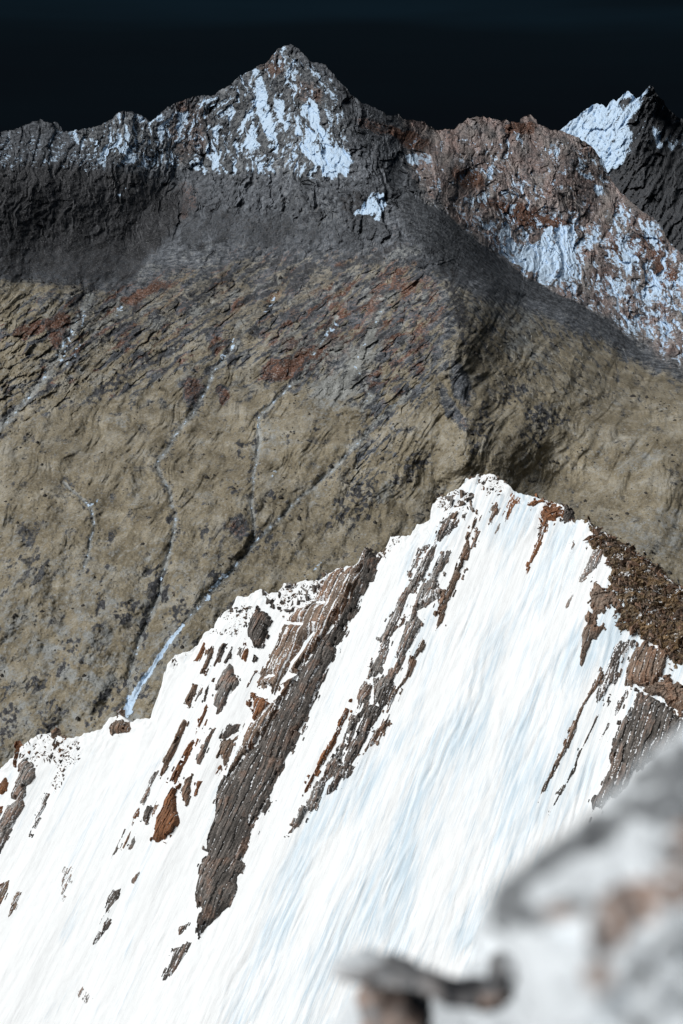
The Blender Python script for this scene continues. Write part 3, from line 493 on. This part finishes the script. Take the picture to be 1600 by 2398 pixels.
h3 = tr('6', [(1100,0),(1290,0),(1260,90),(1210,200),(1160,280),(1110,380),(1060,430),(1010,520),(970,600),(940,680),(890,750),(920,770),(850,880),(800,900),(720,990),(630,1030),(650,960),(700,880),(720,780),(800,740),(830,640),(860,560),(920,460),(970,340),(1010,230),(1050,190),(1140,230),(1120,110),(1080,150)])
h4 = tr('6', [(1380,0),(1350,60),(1290,150),(1240,280),(1230,370),(1160,460),(1110,540),(1050,590),(990,670),(950,680),(1000,600),(1050,520),(1080,440),(1150,390),(1200,330),(1230,240),(1280,130),(1300,90),(1330,20)])
for i, (P, m, s) in enumerate([(tr('5', [(570,480),(650,470),(685,540),(620,600),(565,660),(520,710),(495,650),(540,560)]), 'dark', .05), (tr('5', [(430,1090),(545,1105),(540,1145),(440,1240),(380,1270),(300,1320),(280,1290),(370,1180)]), 'grey', .22), (tr('4', [(1500,150),(1540,190),(1480,285),(1425,400),(1400,412),(1445,310),(1480,220)]), 'grey', .05), (strA, 'grey', -.02), (strB, 'grey', 0), (strC, 'brown', -.15), (strD, 'brown', -.05), (h1, 'rust', -.1), (h2, 'grey', .0), (h3, 'dark', -.04), (h4, 'brown', -.02)]):
    child(relief('rock_strand', [P], m, 1.15, .5, .16, seed=400 + 31 * i, period=.8, amp=.28, snow=s, jag=.8), mid)

# --- single slabs and outcrops: (name, label, zone, outline, material, height, snow)
OUT = [
 ('rock_slab', 'small rusty slab just below the crest, highest left of the dark slabs', '2', [(505,620),(518,665),(480,735),(450,775),(428,770),(460,690)], 'rust', .6, -.3),
 ('rock_slab', 'long brown slab with a rusty head beside the small rusty slab', '2', [(590,630),(600,700),(575,790),(520,900),(475,895),(505,820),(535,760),(540,700)], 'brown', .7, -.2),
 ('rock_slab', 'thin split dark slab standing under a dark rock spike', '2', [(740,620),(690,720),(650,790),(610,840),(588,825),(620,760),(650,680),(690,625)], 'dark', .7, -.1),
 ('rock_slab', 'grey wedge slab pointing up above the large lens of rock', '2', [(768,670),(765,760),(725,815),(692,800),(720,740),(745,700)], 'dark', .6, -.3),
 ('rock_slab', 'large grey brown lens of layered rock in the left snow field', '2', [(745,800),(775,830),(780,910),(825,945),(830,990),(770,1070),(735,1120),(690,1210),(640,1275),(618,1275),(630,1220),(600,1180),(600,1120),(630,1040),(640,970),(690,890)], 'grey', .9, -.3),
 ('rock_slab', 'brown rectangular slab alone in snow, leftmost of the upper slabs', '2', [(410,990),(453,1000),(430,1060),(395,1120),(365,1195),(320,1165),(350,1100),(385,1030)], 'brown', .6, -.35),
 ('rock_slab', 'narrow grey strip of rock between the brown rectangle and the black slab', '2', [(510,995),(490,1060),(450,1130),(400,1220),(388,1210),(410,1150),(450,1080)], 'grey', .5, -.2),
 ('rock_slab', 'narrow black slab next to the large grey brown lens', '2', [(622,928),(590,1000),(540,1080),(515,1155),(492,1140),(510,1080),(560,990),(590,935)], 'dark', .7, -.4),
 ('rock_slab', 'thin tapering rusty slab below the black slab', '2', [(527,1190),(538,1240),(500,1330),(455,1410),(415,1480),(440,1400),(470,1320),(500,1240)], 'rust', .6, -.2),
 ('rock_slab', 'thinnest rusty sliver right of the tapering rusty slab', '2', [(555,1260),(545,1320),(510,1420),(470,1480),(440,1550),(460,1470),(500,1380),(530,1310)], 'rust', .5, -.2),
 ('rock_slab', 'big dark striped slab under the crest rubble, left of the largest rib', '2', [(1000,290),(1040,310),(1080,350),(1125,380),(1125,430),(1105,500),(1070,580),(1040,650),(990,740),(965,800),(950,780),(975,690),(960,620),(915,560),(910,510),(925,440),(960,370),(990,330)], 'dark', 1.1, -.35),
 ('rock_slab', 'small rusty wedge in snow below the big striped slab', '2', [(890,600),(905,620),(920,690),(915,740),(890,790),(850,755),(870,700),(885,650)], 'rust', .6, -.3),
 ('rock_slab', 'small grey chip left of the rusty wedge', '2', [(860,660),(845,750),(818,725),(835,680)], 'grey', .4, -.2),
 ('rock_slab', 'narrow grey blade right of the large grey brown lens', '2', [(1000,870),(970,920),(930,1000),(885,1055),(900,1000),(940,920),(970,870)], 'grey', .5, -.1),
 ('rock_slab', 'bright orange broken outcrop against the left edge of the largest rib', '2', [(940,1085),(1020,1100),(1080,1140),(1110,1165),(1075,1200),(1040,1260),(1000,1290),(960,1330),(935,1300),(960,1250),(965,1215),(890,1185),(895,1145),(960,1150)], 'rust', .7, -.1),
 ('rock_slab', 'dark oval slab with pointed ends below the pale quartz', '2', [(820,1340),(845,1360),(820,1420),(770,1460),(690,1510),(665,1490),(690,1430),(750,1370)], 'dark', .6, -.35),
 ('rock_slab', 'ragged brown block under the dark oval slab', '3', [(1060,535),(1170,510),(1215,470),(1165,540),(1160,600),(1120,690),(1075,760),(1060,700),(1000,700),(1000,680),(1040,600)], 'brown', .7, -.2),
 ('rock_slab', 'small rusty foot of rock under the ragged brown block', '3', [(1050,760),(1060,790),(1020,845),(990,835),(1010,800)], 'rust', .4, -.1),
 ('rock_slab', 'longest dark slab of the left snow field with a blunt upper end', '3', [(715,330),(748,360),(725,420),(680,520),(650,600),(600,700),(540,790),(490,880),(490,830),(520,750),(500,740),(560,640),(620,520),(650,450),(670,390)], 'brown', .8, -.25),
 ('rock_slab', 'thin grey edge of rock left below the longest dark slab', '3', [(480,800),(440,880),(400,960),(400,1020),(345,1100),(310,1090),(340,1010),(400,890),(440,810)], 'grey', .4, .1),
 ('rock_slab', 'long reddish slab with a pale foot, right of the longest dark slab', '3', [(800,515),(810,550),(770,620),(740,700),(690,800),(650,900),(615,915),(568,910),(600,840),(660,730),(720,620),(760,560)], 'rust', .7, -.25),
 ('rock_slab', 'smooth grey pencil of rock right of the long reddish slab', '3', [(955,410),(1000,430),(960,530),(910,650),(865,755),(830,735),(850,660),(890,580),(920,480)], 'grey', .7, -.4),
 ('rock_slab', 'leaf shaped rock with a rusty top and grey foot', '3', [(795,840),(800,870),(775,940),(780,1000),(750,1120),(700,1050),(700,980),(730,880)], 'brown', .6, -.2),
 ('rock_slab', 'small rusty triangle right of the leaf shaped rock', '3', [(835,900),(885,900),(855,960),(810,1020),(830,960)], 'rust', .5, -.2),
 ('rock_slab', 'large orange brown outcrop with a pointed top, lowest of the left slabs', '3', [(690,930),(680,960),(640,1060),(645,1180),(665,1210),(670,1280),(600,1400),(540,1460),(530,1420),(470,1450),(415,1430),(450,1330),(455,1240),(520,1150),(530,1080),(590,980),(620,950)], 'rust', .9, -.25),
 ('rock_slab', 'square grey block with a black side, left of the large orange brown outcrop', '3', [(380,1120),(440,1135),(420,1190),(380,1285),(325,1265),(340,1190)], 'dark', .7, -.1),
 ('rock_slab', 'thin brown sliver between the square block and the orange brown outcrop', '3', [(515,1040),(480,1130),(440,1210),(425,1200),(445,1140),(490,1060)], 'brown', .4, 0),
 ('rock_slab', 'thin rusty sliver left of the square grey block', '3', [(290,1150),(272,1220),(232,1320),(215,1300),(250,1220)], 'rust', .45, 0),
 ('rock_slab', 'grey slab with a flat top, lowest below the square block', '3', [(265,1380),(260,1450),(210,1545),(190,1520),(220,1430)], 'grey', .5, -.2),
 ('rock_slab', 'reddish sliver beside the low flat topped grey slab', '3', [(230,1330),(210,1420),(155,1525),(138,1512),(185,1400)], 'brown', .45, 0),
 ('rock_slab', 'long thin dark streak of rock, farthest down left of the slabs', '3', [(180,1310),(132,1440),(85,1560),(50,1600),(45,1560),(100,1440),(150,1350)], 'dark', .3, .12),
 ('rock_band', 'grey band of layered rock running down at the left border', '1', [(240,690),(320,790),(330,860),(290,920),(250,950),(240,1030),(215,1060),(215,1110),(190,1180),(150,1250),(110,1330),(60,1420),(0,1568),(-120,1568),(0,1400),(10,1300),(40,1230),(80,1130),(160,1080),(110,1060),(110,1020),(160,920),(200,820),(170,770)], 'grey', .9, -.02),
 ('rock_slab', 'rusty slab at the left border above the snow', '1', [(60,860),(88,920),(70,990),(30,1030),(-30,1020),(-30,980),(40,890)], 'rust', .6, -.25),
 ('rock_slab', 'lower reddish patch of rock touching the left border', '1', [(-30,1130),(40,1130),(20,1210),(-20,1290)], 'rust', .4, 0),
 ('rock_pillar', 'narrow rusty pillar standing on the crest at far left', '1', [(175,545),(195,580),(182,650),(150,760),(133,755),(150,660)], 'rust', 1.0, -.1),
 ('rock_block', 'paired brown block on the crest notch beside the far stream', '1', [(1080,250),(1110,250),(1095,330),(1160,350),(1200,400),(1180,440),(1080,460),(1000,450),(1010,400),(1060,330)], 'brown', 1.0, -.05),
 ('rock_block', 'lying brown block on the left crest rubble', '1', [(540,480),(580,490),(550,550),(500,590),(480,570),(510,520)], 'brown', .9, -.3),
 ('rock_block', 'dark upright crest block touching the far gully base', '1', [(480,450),(520,420),(540,470),(500,520),(475,500)], 'brown', .8, -.3),
 ('rock_band', 'broken grey strip of rock below the left crest rubble', '1', [(410,1000),(440,1010),(390,1110),(370,1230),(330,1310),(280,1400),(260,1400),(300,1290),(330,1150),(370,1090)], 'dark', .3, .25),
 ('rock_slab', 'grey brown stub of rock at the lower left border', 'q', [(-20,730),(15,712),(35,715),(28,760),(0,815),(-20,830)], 'brown', .5, 0),
 ('rock_slab', 'brown and grey sliver near the lower left border', 'q', [(70,760),(100,755),(80,800),(50,860),(25,890),(40,830)], 'brown', .4, .1),
 ('rock_slab', 'pale blue grey patch of icy rock in open snow', 'q', [(285,645),(335,632),(330,690),(305,750),(290,805),(274,780),(280,700)], 'grey', .1, .26),
 ('rock_slab', 'dark forked streak of rock in the lower left snow', 'q', [(565,740),(545,780),(500,830),(480,870),(505,900),(470,950),(430,1000),(412,1005),(450,930),(480,850),(500,780),(530,750)], 'dark', .4, .06),
 ('rock_slab', 'tiny dark dash of rock above the forked streak', 'q', [(648,660),(630,690),(612,714),(608,708),(625,680)], 'dark', .3, 0),
 ('rock_slab', 'dark tail of rock below the foot of the largest rib', 'q', [(885,985),(850,1040),(810,1110),(770,1165),(735,1170),(770,1090),(785,1020),(830,1010)], 'dark', .4, .05),
 ('rock_slab', 'small grey crumb of rock above the dark tail', 'q', [(860,905),(830,950),(815,960),(812,920)], 'dark', .3, .05),
 ('rock_slab', 'faint grey stain of buried rock near the bottom left', 'q', [(350,1205),(372,1200),(410,1250),(380,1272),(335,1225)], 'grey', .05, .3),
 ('rock_slab', 'thin orange grey seam of rock below the peak, left strand', '5', [(970,320),(960,360),(920,430),(890,500),(878,480),(915,400)], 'brown', .4, 0),
 ('rock_slab', 'brown double rail of rock right of the long brown strand', '5', [(850,560),(880,590),(860,670),(810,760),(800,720),(840,630)], 'brown', .5, -.05),
 ('rock_slab', 'short brown tooth hanging below the peak rubble', '5', [(1050,330),(1060,390),(1010,460),(975,515),(965,470),(1000,400),(980,390),(1000,340)], 'brown', .5, 0),
 ('rock_slab', 'pinkish fan of rock streaks below the peak', '5', [(1290,250),(1250,320),(1200,400),(1120,500),(1080,480),(1100,390),(1160,300),(1180,230)], 'rust', .25, .22),
 ('rock_slab', 'grey tail under the pinkish fan of streaks', '5', [(1080,490),(1060,560),(1020,620),(1010,590),(1040,520)], 'grey', .3, .1),
 ('rock_slab', 'leaning grey brown sliver at the top left of the middle rib', '5', [(310,800),(350,830),(300,920),(228,1005),(250,930),(290,850)], 'grey', .5, -.05),
 ('rock_slab', 'dark curved ledge above the leaning sliver', '5', [(490,590),(505,620),(460,690),(420,750),(330,765),(380,710),(440,690),(470,620)], 'dark', .5, .05),
 ('rock_slab', 'orange streak of rock running down from the right crest', '7', [(290,160),(330,200),(340,270),(300,380),(270,470),(240,540),(200,620),(170,700),(130,770),(135,700),(180,590),(220,480),(260,370),(290,270),(270,200)], 'rust', .5, -.05),
 ('rock_slab', 'grey striped slab left of the brown right ridge', '7', [(740,550),(830,550),(830,650),(760,740),(640,830),(605,865),(660,760),(700,660)], 'grey', .4, .12),
 ('rock_slab', 'faint grey hatch of rock in the right snow field', '7', [(625,925),(560,1000),(500,1085),(515,1010),(560,950)], 'grey', .2, .22),
 ('rock_slab', 'thin broken grey seam high in the right snow field', '7', [(570,470),(590,500),(540,590),(508,662),(530,580),(545,490)], 'grey', .3, .15),
 ('rock_horn', 'brown hanging horn of rock pointing down into the right snow field', '7', [(700,1090),(760,1160),(750,1240),(840,1250),(870,1265),(790,1350),(730,1400),(700,1470),(660,1600),(640,1630),(615,1530),(650,1400),(650,1330),(690,1220),(660,1180)], 'brown', 1.0, -.3),
 ('rock_band', 'long thin brown strand right of the wide snow field', '8', [(820,270),(850,330),(770,460),(690,570),(640,680),(600,760),(590,830),(530,940),(470,1060),(400,1190),(340,1290),(290,1390),(240,1490),(230,1480),(290,1320),(370,1170),(470,1000),(540,840),(600,690),(660,570),(730,450),(790,330)], 'brown', .6, .0),
 ('rock_band', 'long thin dark strand right of the long brown strand', '8', [(900,520),(840,630),(785,735),(725,850),(655,985),(598,1090),(590,1170),(530,1290),(480,1370),(410,1500),(345,1580),(400,1450),(450,1370),(510,1280),(560,1150),(590,1080),(640,980),(700,850),(760,720),(830,600),(870,520)], 'dark', .45, .05),
 ('rock_band', 'faint dashed strand nearest the right dark cliff', '8', [(1080,450),(1010,600),(920,730),(850,860),(805,950),(795,930),(850,820),(900,700),(980,570),(1040,460)], 'dark', .3, .12),
 ('rock_band', 'grey streaked rock striped with snow above the two long strands', '8', [(990,0),(1120,0),(1060,120),(1020,250),(960,400),(880,490),(800,570),(765,530),(850,330),(900,160),(930,100)], 'dark', .45, .20),
]
for i, (n, lab, z, P, m, H, sn) in enumerate(OUT):
    relief(n, [tr(z, P)], m, H * 1.45, .45, .14, seed=1000 + 37 * i, snow=sn, jag=.42, period=.75, amp=.22, label=lab, category={'rock_slab': 'rock slab', 'rock_band': 'rock band', 'rock_pillar': 'rock pillar', 'rock_block': 'rock block', 'rock_horn': 'rock horn'}[n], kind='thing', group='rock slabs on the snow face')

# --- right-hand ridge
rr = rib_thing('rocky_ridge', 'brown lichen covered rocky ridge falling to the right border', 1480, 1450, 'rocky ridge')
body = tr('7', [(690,285),(700,290),(780,378),(850,388),(930,448),(1000,490),(1080,552),(1160,590),(1280,652),(1310,692),(1400,782),(1480,852),(1568,912),(1760,1050),(1760,1800),(1568,1640),(1400,1500),(1300,1420),(1240,1390),(1100,1300),(980,1280),(940,1170),(1000,1080),(940,940),(870,890),(900,800),(930,730),(860,700),(880,640),(830,560),(740,540),(720,500),(735,420)])
child(relief('rubble_flank', [body], 'moss', 1.2, 1.2, .17, texture='rubble', seed=600, snow=.05, amp=.62, jag=1.0), rr)
child(relief('brown_cliff', [tr('7', [(750,850),(780,840),(870,900),(950,940),(1010,1040),(1040,1100),(940,1170),(900,1100),(850,1140),(770,1150),(700,1060),(730,1010),(720,960),(740,890)])], 'brown', 1.2, .6, .16, texture='rubble', seed=620, snow=-.35, amp=.2), rr)
child(relief('striped_cliff', [tr('8', [(1180,20),(1300,60),(1440,110),(1400,290),(1330,400),(1140,420),(1030,410),(1050,250),(1120,120)])], 'brown', 1.5, .5, .16, seed=640, snow=-.10, period=.9, amp=.3), rr)
child(relief('lower_cliff', [tr('8', [(1130,450),(1250,510),(1440,620),(1568,720),(1760,850),(1760,1000),(1440,1000),(1300,1100),(1200,1200),(1120,1250),(1000,1400),(880,1520),(740,1620),(725,1480),(800,1370),(870,1190),(910,1040),(900,1000),(940,880),(980,750),(1020,720),(1090,560)])], 'dark', 1.3, .8, .17, seed=660, snow=-.02, period=1.1, amp=.34), rr)
child(relief('ledge', [tr('8', [(1030,405),(1140,425),(1330,405),(1450,330),(1568,420),(1760,520),(1760,760),(1568,700),(1440,610),(1250,505),(1130,445)])], 'brown', 1.5, .6, .17, texture='rubble', seed=680, snow=-.10, amp=.35), rr)
cr_ = rib_thing('crest_outcrop', 'orange brown rubbly outcrop on the crest right of the peak', 1310, 1185, 'rock outcrop')
child(relief('rubble', [tr('7', [(140,60),(300,92),(440,120),(520,180),(545,205),(530,285),(440,258),(330,300),(280,210),(250,140),(180,150),(130,175)])], 'rust', .7, .5, .14, texture='rubble', seed=700, snow=.0, amp=.32), cr_)
child(relief('dark_knob', [tr('7', [(480,150),(540,190),(548,240),(520,288),(480,260),(460,200)])], 'dark', 1.0, .5, .14, texture='rubble', seed=710, snow=-.3, amp=.3), cr_)

# ------------------------------------------------------------------ loose shards along the crest
import bmesh
def shard_mesh(k):
    r = random.Random(k); bm = bmesh.new()
    for _ in range(10): bm.verts.new((r.uniform(-.26, .26), r.uniform(-.62, .62), r.uniform(-.3, .42)))
    bmesh.ops.convex_hull(bm, input=bm.verts); bmesh.ops.delete(bm, geom=[v for v in bm.verts if not v.link_faces], context='VERTS')
    me = bpy.data.meshes.new('rock_shard'); bm.to_mesh(me); bm.free()
    a = me.attributes.new('tone', 'FLOAT', 'POINT'); a.data.foreach_set('value', [r.uniform(.1, .8)] * len(me.vertices))
    a = me.attributes.new('snow', 'FLOAT', 'POINT'); a.data.foreach_set('value', [-.05 + .35 * max(0, v.co.z) for v in me.vertices])
    return me
SHARDS = {m: [shard_mesh(100 * i + k) for k in range(5)] for i, m in enumerate(('brown', 'rust', 'dark', 'grey'))}
for m, l in SHARDS.items():
    for me in l: me.materials.append(M[m])
ZONES = [  # label, outline, count, smallest, largest, turn, materials
 ('in the left crest rubble', tr('1', [(330,490),(480,470),(590,510),(760,540),(740,640),(740,700),(600,800),(580,900),(500,1000),(450,920),(500,850),(530,780),(470,720),(400,720),(350,770),(260,720),(190,700),(200,600),(260,550)]), 68, .35, 1.3, .9, ('brown', 'rust', 'dark', 'brown')),
 ('in the notch left of the largest rib top', tr('4', [(240,460),(330,450),(420,470),(540,430),(600,440),(560,560),(500,640),(300,720),(210,730),(170,600),(230,550)]), 46, .6, 1.9, 1.2, ('dark', 'dark', 'grey')),
 ('on the snowy tooth left of the notch', tr('4', [(60,520),(150,580),(185,690),(150,700),(120,640)]), 7, .9, 2.0, .4, ('dark',)),
 ('in snow above the big striped slab', tr('2', [(740,310),(900,270),(1000,290),(950,400),(900,470),(820,560),(700,560),(560,540),(540,520),(760,440),(650,370)]), 34, .35, 1.2, 1.8, ('dark', 'grey')),
 ('on the snow corner above the far stream', tr('2', [(170,770),(280,720),(420,680),(330,740),(240,840),(190,860)]), 10, .4, 1.1, 1.2, ('dark', 'brown')),
 ('in snow left of the peak', tr('5', [(480,260),(690,200),(830,240),(830,390),(760,480),(680,580),(520,600),(480,540),(590,420),(560,380),(500,360)]), 62, .6, 2.4, 1.5, ('dark', 'grey', 'brown')),
 ('on the very peak', tr('5', [(770,100),(890,50),(1000,60),(1110,110),(1200,200),(1120,270),(960,270),(860,160)]), 40, .3, 1.1, 1.5, ('brown', 'rust', 'dark')),
 ('on the snow lip right of the largest rib', tr('4', [(1110,200),(1200,140),(1250,60),(1390,30),(1260,130),(1210,240)]), 10, .4, 1.0, 1.2, ('brown', 'dark')),
 ('lodged in the middle rib', tr('5', [(330,1160),(500,1090),(540,1130),(420,1240),(300,1320),(200,1420),(150,1400),(260,1250)]), 24, .35, 1.2, 1.5, ('grey', 'dark')),
]
TW = dict(brown_banded_rock='brown', rusty_rock='rusty', dark_slate='dark', grey_banded_rock='grey')
def scatter(P, n):
    P = np.array(P); lo, hi = P.min(0), P.max(0); out = []
    while len(out) < n:
        q = RNG.uniform(lo, hi, (200, 2)); out += list(q[sdf(q[:, 0], q[:, 1], P) > 0])
    return np.array(out[:n])
for lab, P, n, a, b, turn, mats in ZONES:
    q = scatter(P, n); u, v = uv(q[:, 0], q[:, 1]); sz = a + (b - a) * RNG.random(n)**2.2; h = low_h(u, v) + .12 * sz
    pts = face_pt(u, v, h)
    for i in range(n):
        me = random.choice(SHARDS[random.choice(mats)]); o = bpy.data.objects.new('rock_shard', me); COL.objects.link(o)
        base = face_matrix(0, 0); base.translation = pts[i]
        o.matrix_world = base @ Matrix.Rotation(random.gauss(0, .5 * turn), 4, 'Z') @ Matrix.Rotation(random.gauss(0, .35), 4, 'X') @ Matrix.Rotation(random.gauss(0, .3), 4, 'Y') @ Matrix.Diagonal((sz[i] * random.uniform(.7, 1.5), sz[i], sz[i], 1))
        tone_word = me.materials[0].name; size = 'tiny' if sz[i] < a + .12 * (b - a) else 'small' if sz[i] < a + .4 * (b - a) else 'large'
        fx = (q[i, 0] - q[:, 0].min()) / np.ptp(q[:, 0]); fy = (q[i, 1] - q[:, 1].min()) / np.ptp(q[:, 1])
        o['label'] = f"{size} {TW[tone_word]} shard {lab}, {('upper', 'middle', 'lower')[min(2, int(fy * 3))]} {('left', 'centre', 'right')[min(2, int(fx * 3))]} part"
        o['category'] = 'rock shard'; o['group'] = 'rock shards on the crest'; o['kind'] = 'thing'
def chips():
    V = []; Fc = []; TN = []; k = 0; base = np.array([(1, -.2, -.4), (.2, 1, -.4), (-.9, .3, -.4), (-.1, -1, -.4), (.1, .1, .6)]); fc = np.array([(0, 1, 4), (1, 2, 4), (2, 3, 4), (3, 0, 4)])
    for P, n, s0 in [(z[1], z[2] * 9, .16) for z in ZONES] + [(body, 1500, .26), (tr('7', [(130,60),(440,110),(540,200),(520,290),(440,290),(330,330),(250,430),(220,360),(270,220)]), 260, .18), (tr('4', [(880,300),(985,300),(760,760),(520,1100),(480,1060)]), 0, .1)]:
        if not n: continue
        q = scatter(P, n); u, v = uv(q[:, 0], q[:, 1]); s = s0 * (.6 + RNG.pareto(3, n)).clip(.5, 4); h = low_h(u, v) + .1 * s + (1.0 * RNG.random(n) if P is body else 0) + (.7 if P is body else 0)
        c = np.stack([u, v, h], -1); a = RNG.uniform(0, 6.28, n); st = RNG.uniform(.35, .8, n); B = base[None] * np.stack([st, 1.3 / (st + .3), np.ones(n)], -1)[:, None] * s[:, None, None]
        a = a * .5; X = B[..., 0] * np.cos(a)[:, None] - B[..., 1] * np.sin(a)[:, None]; Y = B[..., 0] * np.sin(a)[:, None] + B[..., 1] * np.cos(a)[:, None]
        V.append((c[:, None] + np.stack([X, Y, B[..., 2]], -1)).reshape(-1, 3)); Fc.append((fc[None] + 5 * np.arange(n)[:, None, None]).reshape(-1, 3) + k); k += 5 * n; TN.append(np.repeat(RNG.random(n), 5))
    V = np.concatenate(V); me = make_mesh('rock_chips', V, np.concatenate(Fc), dict(tone=np.concatenate(TN), snow=np.zeros(len(V)) - .2))
    o = link('rock_chips', me, M['brown'], kind='stuff', label='tiny rock chips strewn over the crest and right ridge', category='rock chips'); o.matrix_world = face_matrix(0, 0)
chips()

# ------------------------------------------------------------------ out-of-focus rocks and snow right in front of the camera
def mat_near():
    t = NT('near_boulder_rock'); c = t.coord(); n = t.noise(c, 9, 5, .6); b = t.noise(c, 26, 4, .6)
    col = t.mix(n, (0.13, 0.14, 0.152), (0.36, 0.38, 0.395)); col = t.mix(t.edge(t.math('MULTIPLY_ADD', t.math('SUBTRACT', n, .5), .5, t.attr('rust')), .5, .5), col, t.mix(b, (0.27, 0.185, 0.15), (0.50, 0.415, 0.37)))
    col = t.mix(t.edge(t.math('MULTIPLY_ADD', t.math('SUBTRACT', n, .5), .5, t.attr('dark')), .5, .4), col, (0.035, 0.037, 0.042))
    col = t.mix(t.edge(t.math('MULTIPLY_ADD', t.math('SUBTRACT', n, .5), .5, t.attr('snow')), .5, .3), col, (0.80, 0.85, 0.89)); return t.done(col, b, .5, .01)
M['near'] = mat_near()
def lump(name, label, cat, P, Y0, thick, w, mat, fn=None, step=6, lean=0.0, rough=.012, **props):
    P = np.array(P, float); lo, hi = P.min(0) - 10, P.max(0) + 10; nx, ny = int((hi[0] - lo[0]) / step) + 2, int((hi[1] - lo[1]) / step) + 2
    X, Y = np.meshgrid(np.linspace(lo[0], hi[0], nx), np.linspace(lo[1], hi[1], ny)); d = sdf(X, Y, P) + 9 * fbm(X / 50, Y / 50, 3, len(name))
    k = np.clip(d / w, 0, 1); pr = np.sqrt(np.clip(1 - (1 - k)**2, 0, 1)); base = Y0 + lean * (Y - Y.mean()) / 1000
    rel = rough * (fbm(X / 70, Y / 70, 5, 3 + len(name)) + .6 * facets(X / 60, Y / 60, 9)[0]) * k
    Vf = at(X, Y, base - thick * pr - rel); Vb = at(X, Y, base + thick * pr * 1.2); keep = (d[:-1, :-1] > 0) | (d[1:, :-1] > 0) | (d[1:, 1:] > 0) | (d[:-1, 1:] > 0)
    f = grid_faces(ny, nx, keep); F2 = np.concatenate([f, f[:, ::-1] + nx * ny]); at_ = fn(X, Y) if fn else {}
    base_pt = at(P[:, 0].mean(), P[:, 1].mean(), Y0)
    o = link(name, make_mesh(name, np.concatenate([Vf, Vb]) - base_pt if False else np.concatenate([Vf.reshape(-1, 3), Vb.reshape(-1, 3)]) - base_pt, F2, {a: np.concatenate([q.ravel(), q.ravel()]) for a, q in at_.items()}, True), M[mat], label=label, category=cat, **props); o.location = base_pt; return o
def el(X, Y, *E):
    r = np.zeros_like(X)
    for cx, cy, rx, ry, ang in E:
        c, s_ = math.cos(math.radians(ang)), math.sin(math.radians(ang)); dx, dy = X - cx, Y - cy
        r = np.maximum(r, sstep(1.4, .5, np.sqrt(((dx * c + dy * s_) / rx)**2 + ((-dx * s_ + dy * c) / ry)**2)))
    return r
def boulder_masks(X, Y):
    rock = el(X, Y, (1560,1830,130,75,-40), (1420,1930,110,50,-40), (1290,2010,110,38,-35), (1195,2100,55,50,-50), (1240,2150,60,30,10), (1320,2130,70,30,-20), (1180,2150,40,40,0), (1620,1960,90,90,0), (1480,2120,110,62,-30), (1420,2195,50,44,0), (1565,2080,80,56,-30), (1400,2285,36,40,0), (1490,2290,56,30,-45), (1560,2215,50,24,-55), (1500,2400,60,26,-35))
    return dict(snow=1.1 - 1.15 * rock * np.clip(.88 + .75 * fbm(X / 48, Y / 34, 4, 19), 0, 1.15), rust=.95 * el(X, Y, (1480,2130,120,80,-25), (1420,2190,50,40,0), (1560,2090,90,70,0), (1310,2140,40,24,0), (1400,2290,40,50,0), (1610,1960,50,40,0)) , dark=.85 * el(X, Y, (1390,1955,44,24,-40), (1500,2300,56,30,-45), (1225,2145,34,26,0)) * .8)
lump('boulder', 'large blurred grey boulder patched with snow filling the lower right corner', 'boulder', [(1790,1590),(1640,1680),(1560,1735),(1500,1795),(1420,1880),(1330,1950),(1250,2010),(1185,2060),(1152,2110),(1148,2160),(1185,2210),(1200,2260),(1225,2330),(1230,2540),(1790,2540)], 1.3, .15, 240, 'near', boulder_masks, 8, -1.0, .03, kind='thing')
lump('snow_bank', 'blurred white snow bank under the small dark rocks at the bottom edge', 'snow bank', [(1160,2110),(1120,2190),(1125,2250),(1060,2310),(950,2330),(830,2330),(790,2400),(770,2560),(1500,2560),(1500,2200)], 2.75, .2, 160, 'near', lambda X, Y: dict(snow=X * 0 + 1.2), 10, -2.0, kind='structure')
def dk(r, d): return lambda X, Y: dict(snow=X * 0 - .4, rust=r + .5 * fbm(X / 50, Y / 50, 3, 9), dark=d + .5 * fbm(X / 60, Y / 60, 3, 8))
lump('rock_block', 'blurred brown block of rock carrying the long dark slab at the bottom edge', 'rock block', [(850,2270),(960,2285),(1005,2330),(1015,2420),(1010,2540),(858,2540),(848,2420),(838,2340)], 1.95, .08, 50, 'near', lean=-1.2, fn=lambda X, Y: dict(snow=X * 0 - .4, rust=.75 + .7 * fbm(X / 50, Y / 50, 3, 9), dark=-.05 + .4 * fbm(X / 60, Y / 60, 3, 8) + .5 * sstep(2360, 2420, Y) * sstep(960, 880, X)), step=5, kind='thing')
lump('rock_slab', 'blurred long grey slab lying across the brown block at the bottom edge', 'rock slab', [(780,2268),(800,2240),(860,2222),(930,2236),(1000,2268),(1060,2288),(1130,2292),(1160,2310),(1165,2345),(1110,2362),(1050,2358),(1015,2335),(960,2318),(880,2306),(800,2300)], 1.84, .06, 34, 'near', lean=-2.5, fn=lambda X, Y: dict(snow=.55 - .95 * sstep(820, 1010, X) + .3 * sstep(2270, 2240, Y), rust=.35 + .2 * sstep(900, 800, X), dark=-.1 + sstep(960, 1060, X) * .75 + .3 * fbm(X / 40, Y / 40, 3, 5)), step=4, kind='thing')
lump('standing_stone', 'blurred dark upright stone at the right end of the long grey slab', 'stone', [(1145,2275),(1152,2235),(1180,2222),(1205,2255),(1210,2295),(1200,2335),(1175,2368),(1130,2372),(1090,2350),(1085,2325),(1125,2312),(1140,2295)], 1.78, .05, 30, 'near', lean=-1.5, fn=lambda X, Y: dict(snow=X * 0 - .4, rust=.35 + .8 * sstep(2320, 2350, Y), dark=.5 - .7 * sstep(2315, 2350, Y) + .3 * fbm(X / 40, Y / 40, 3, 5)), step=4, kind='thing')
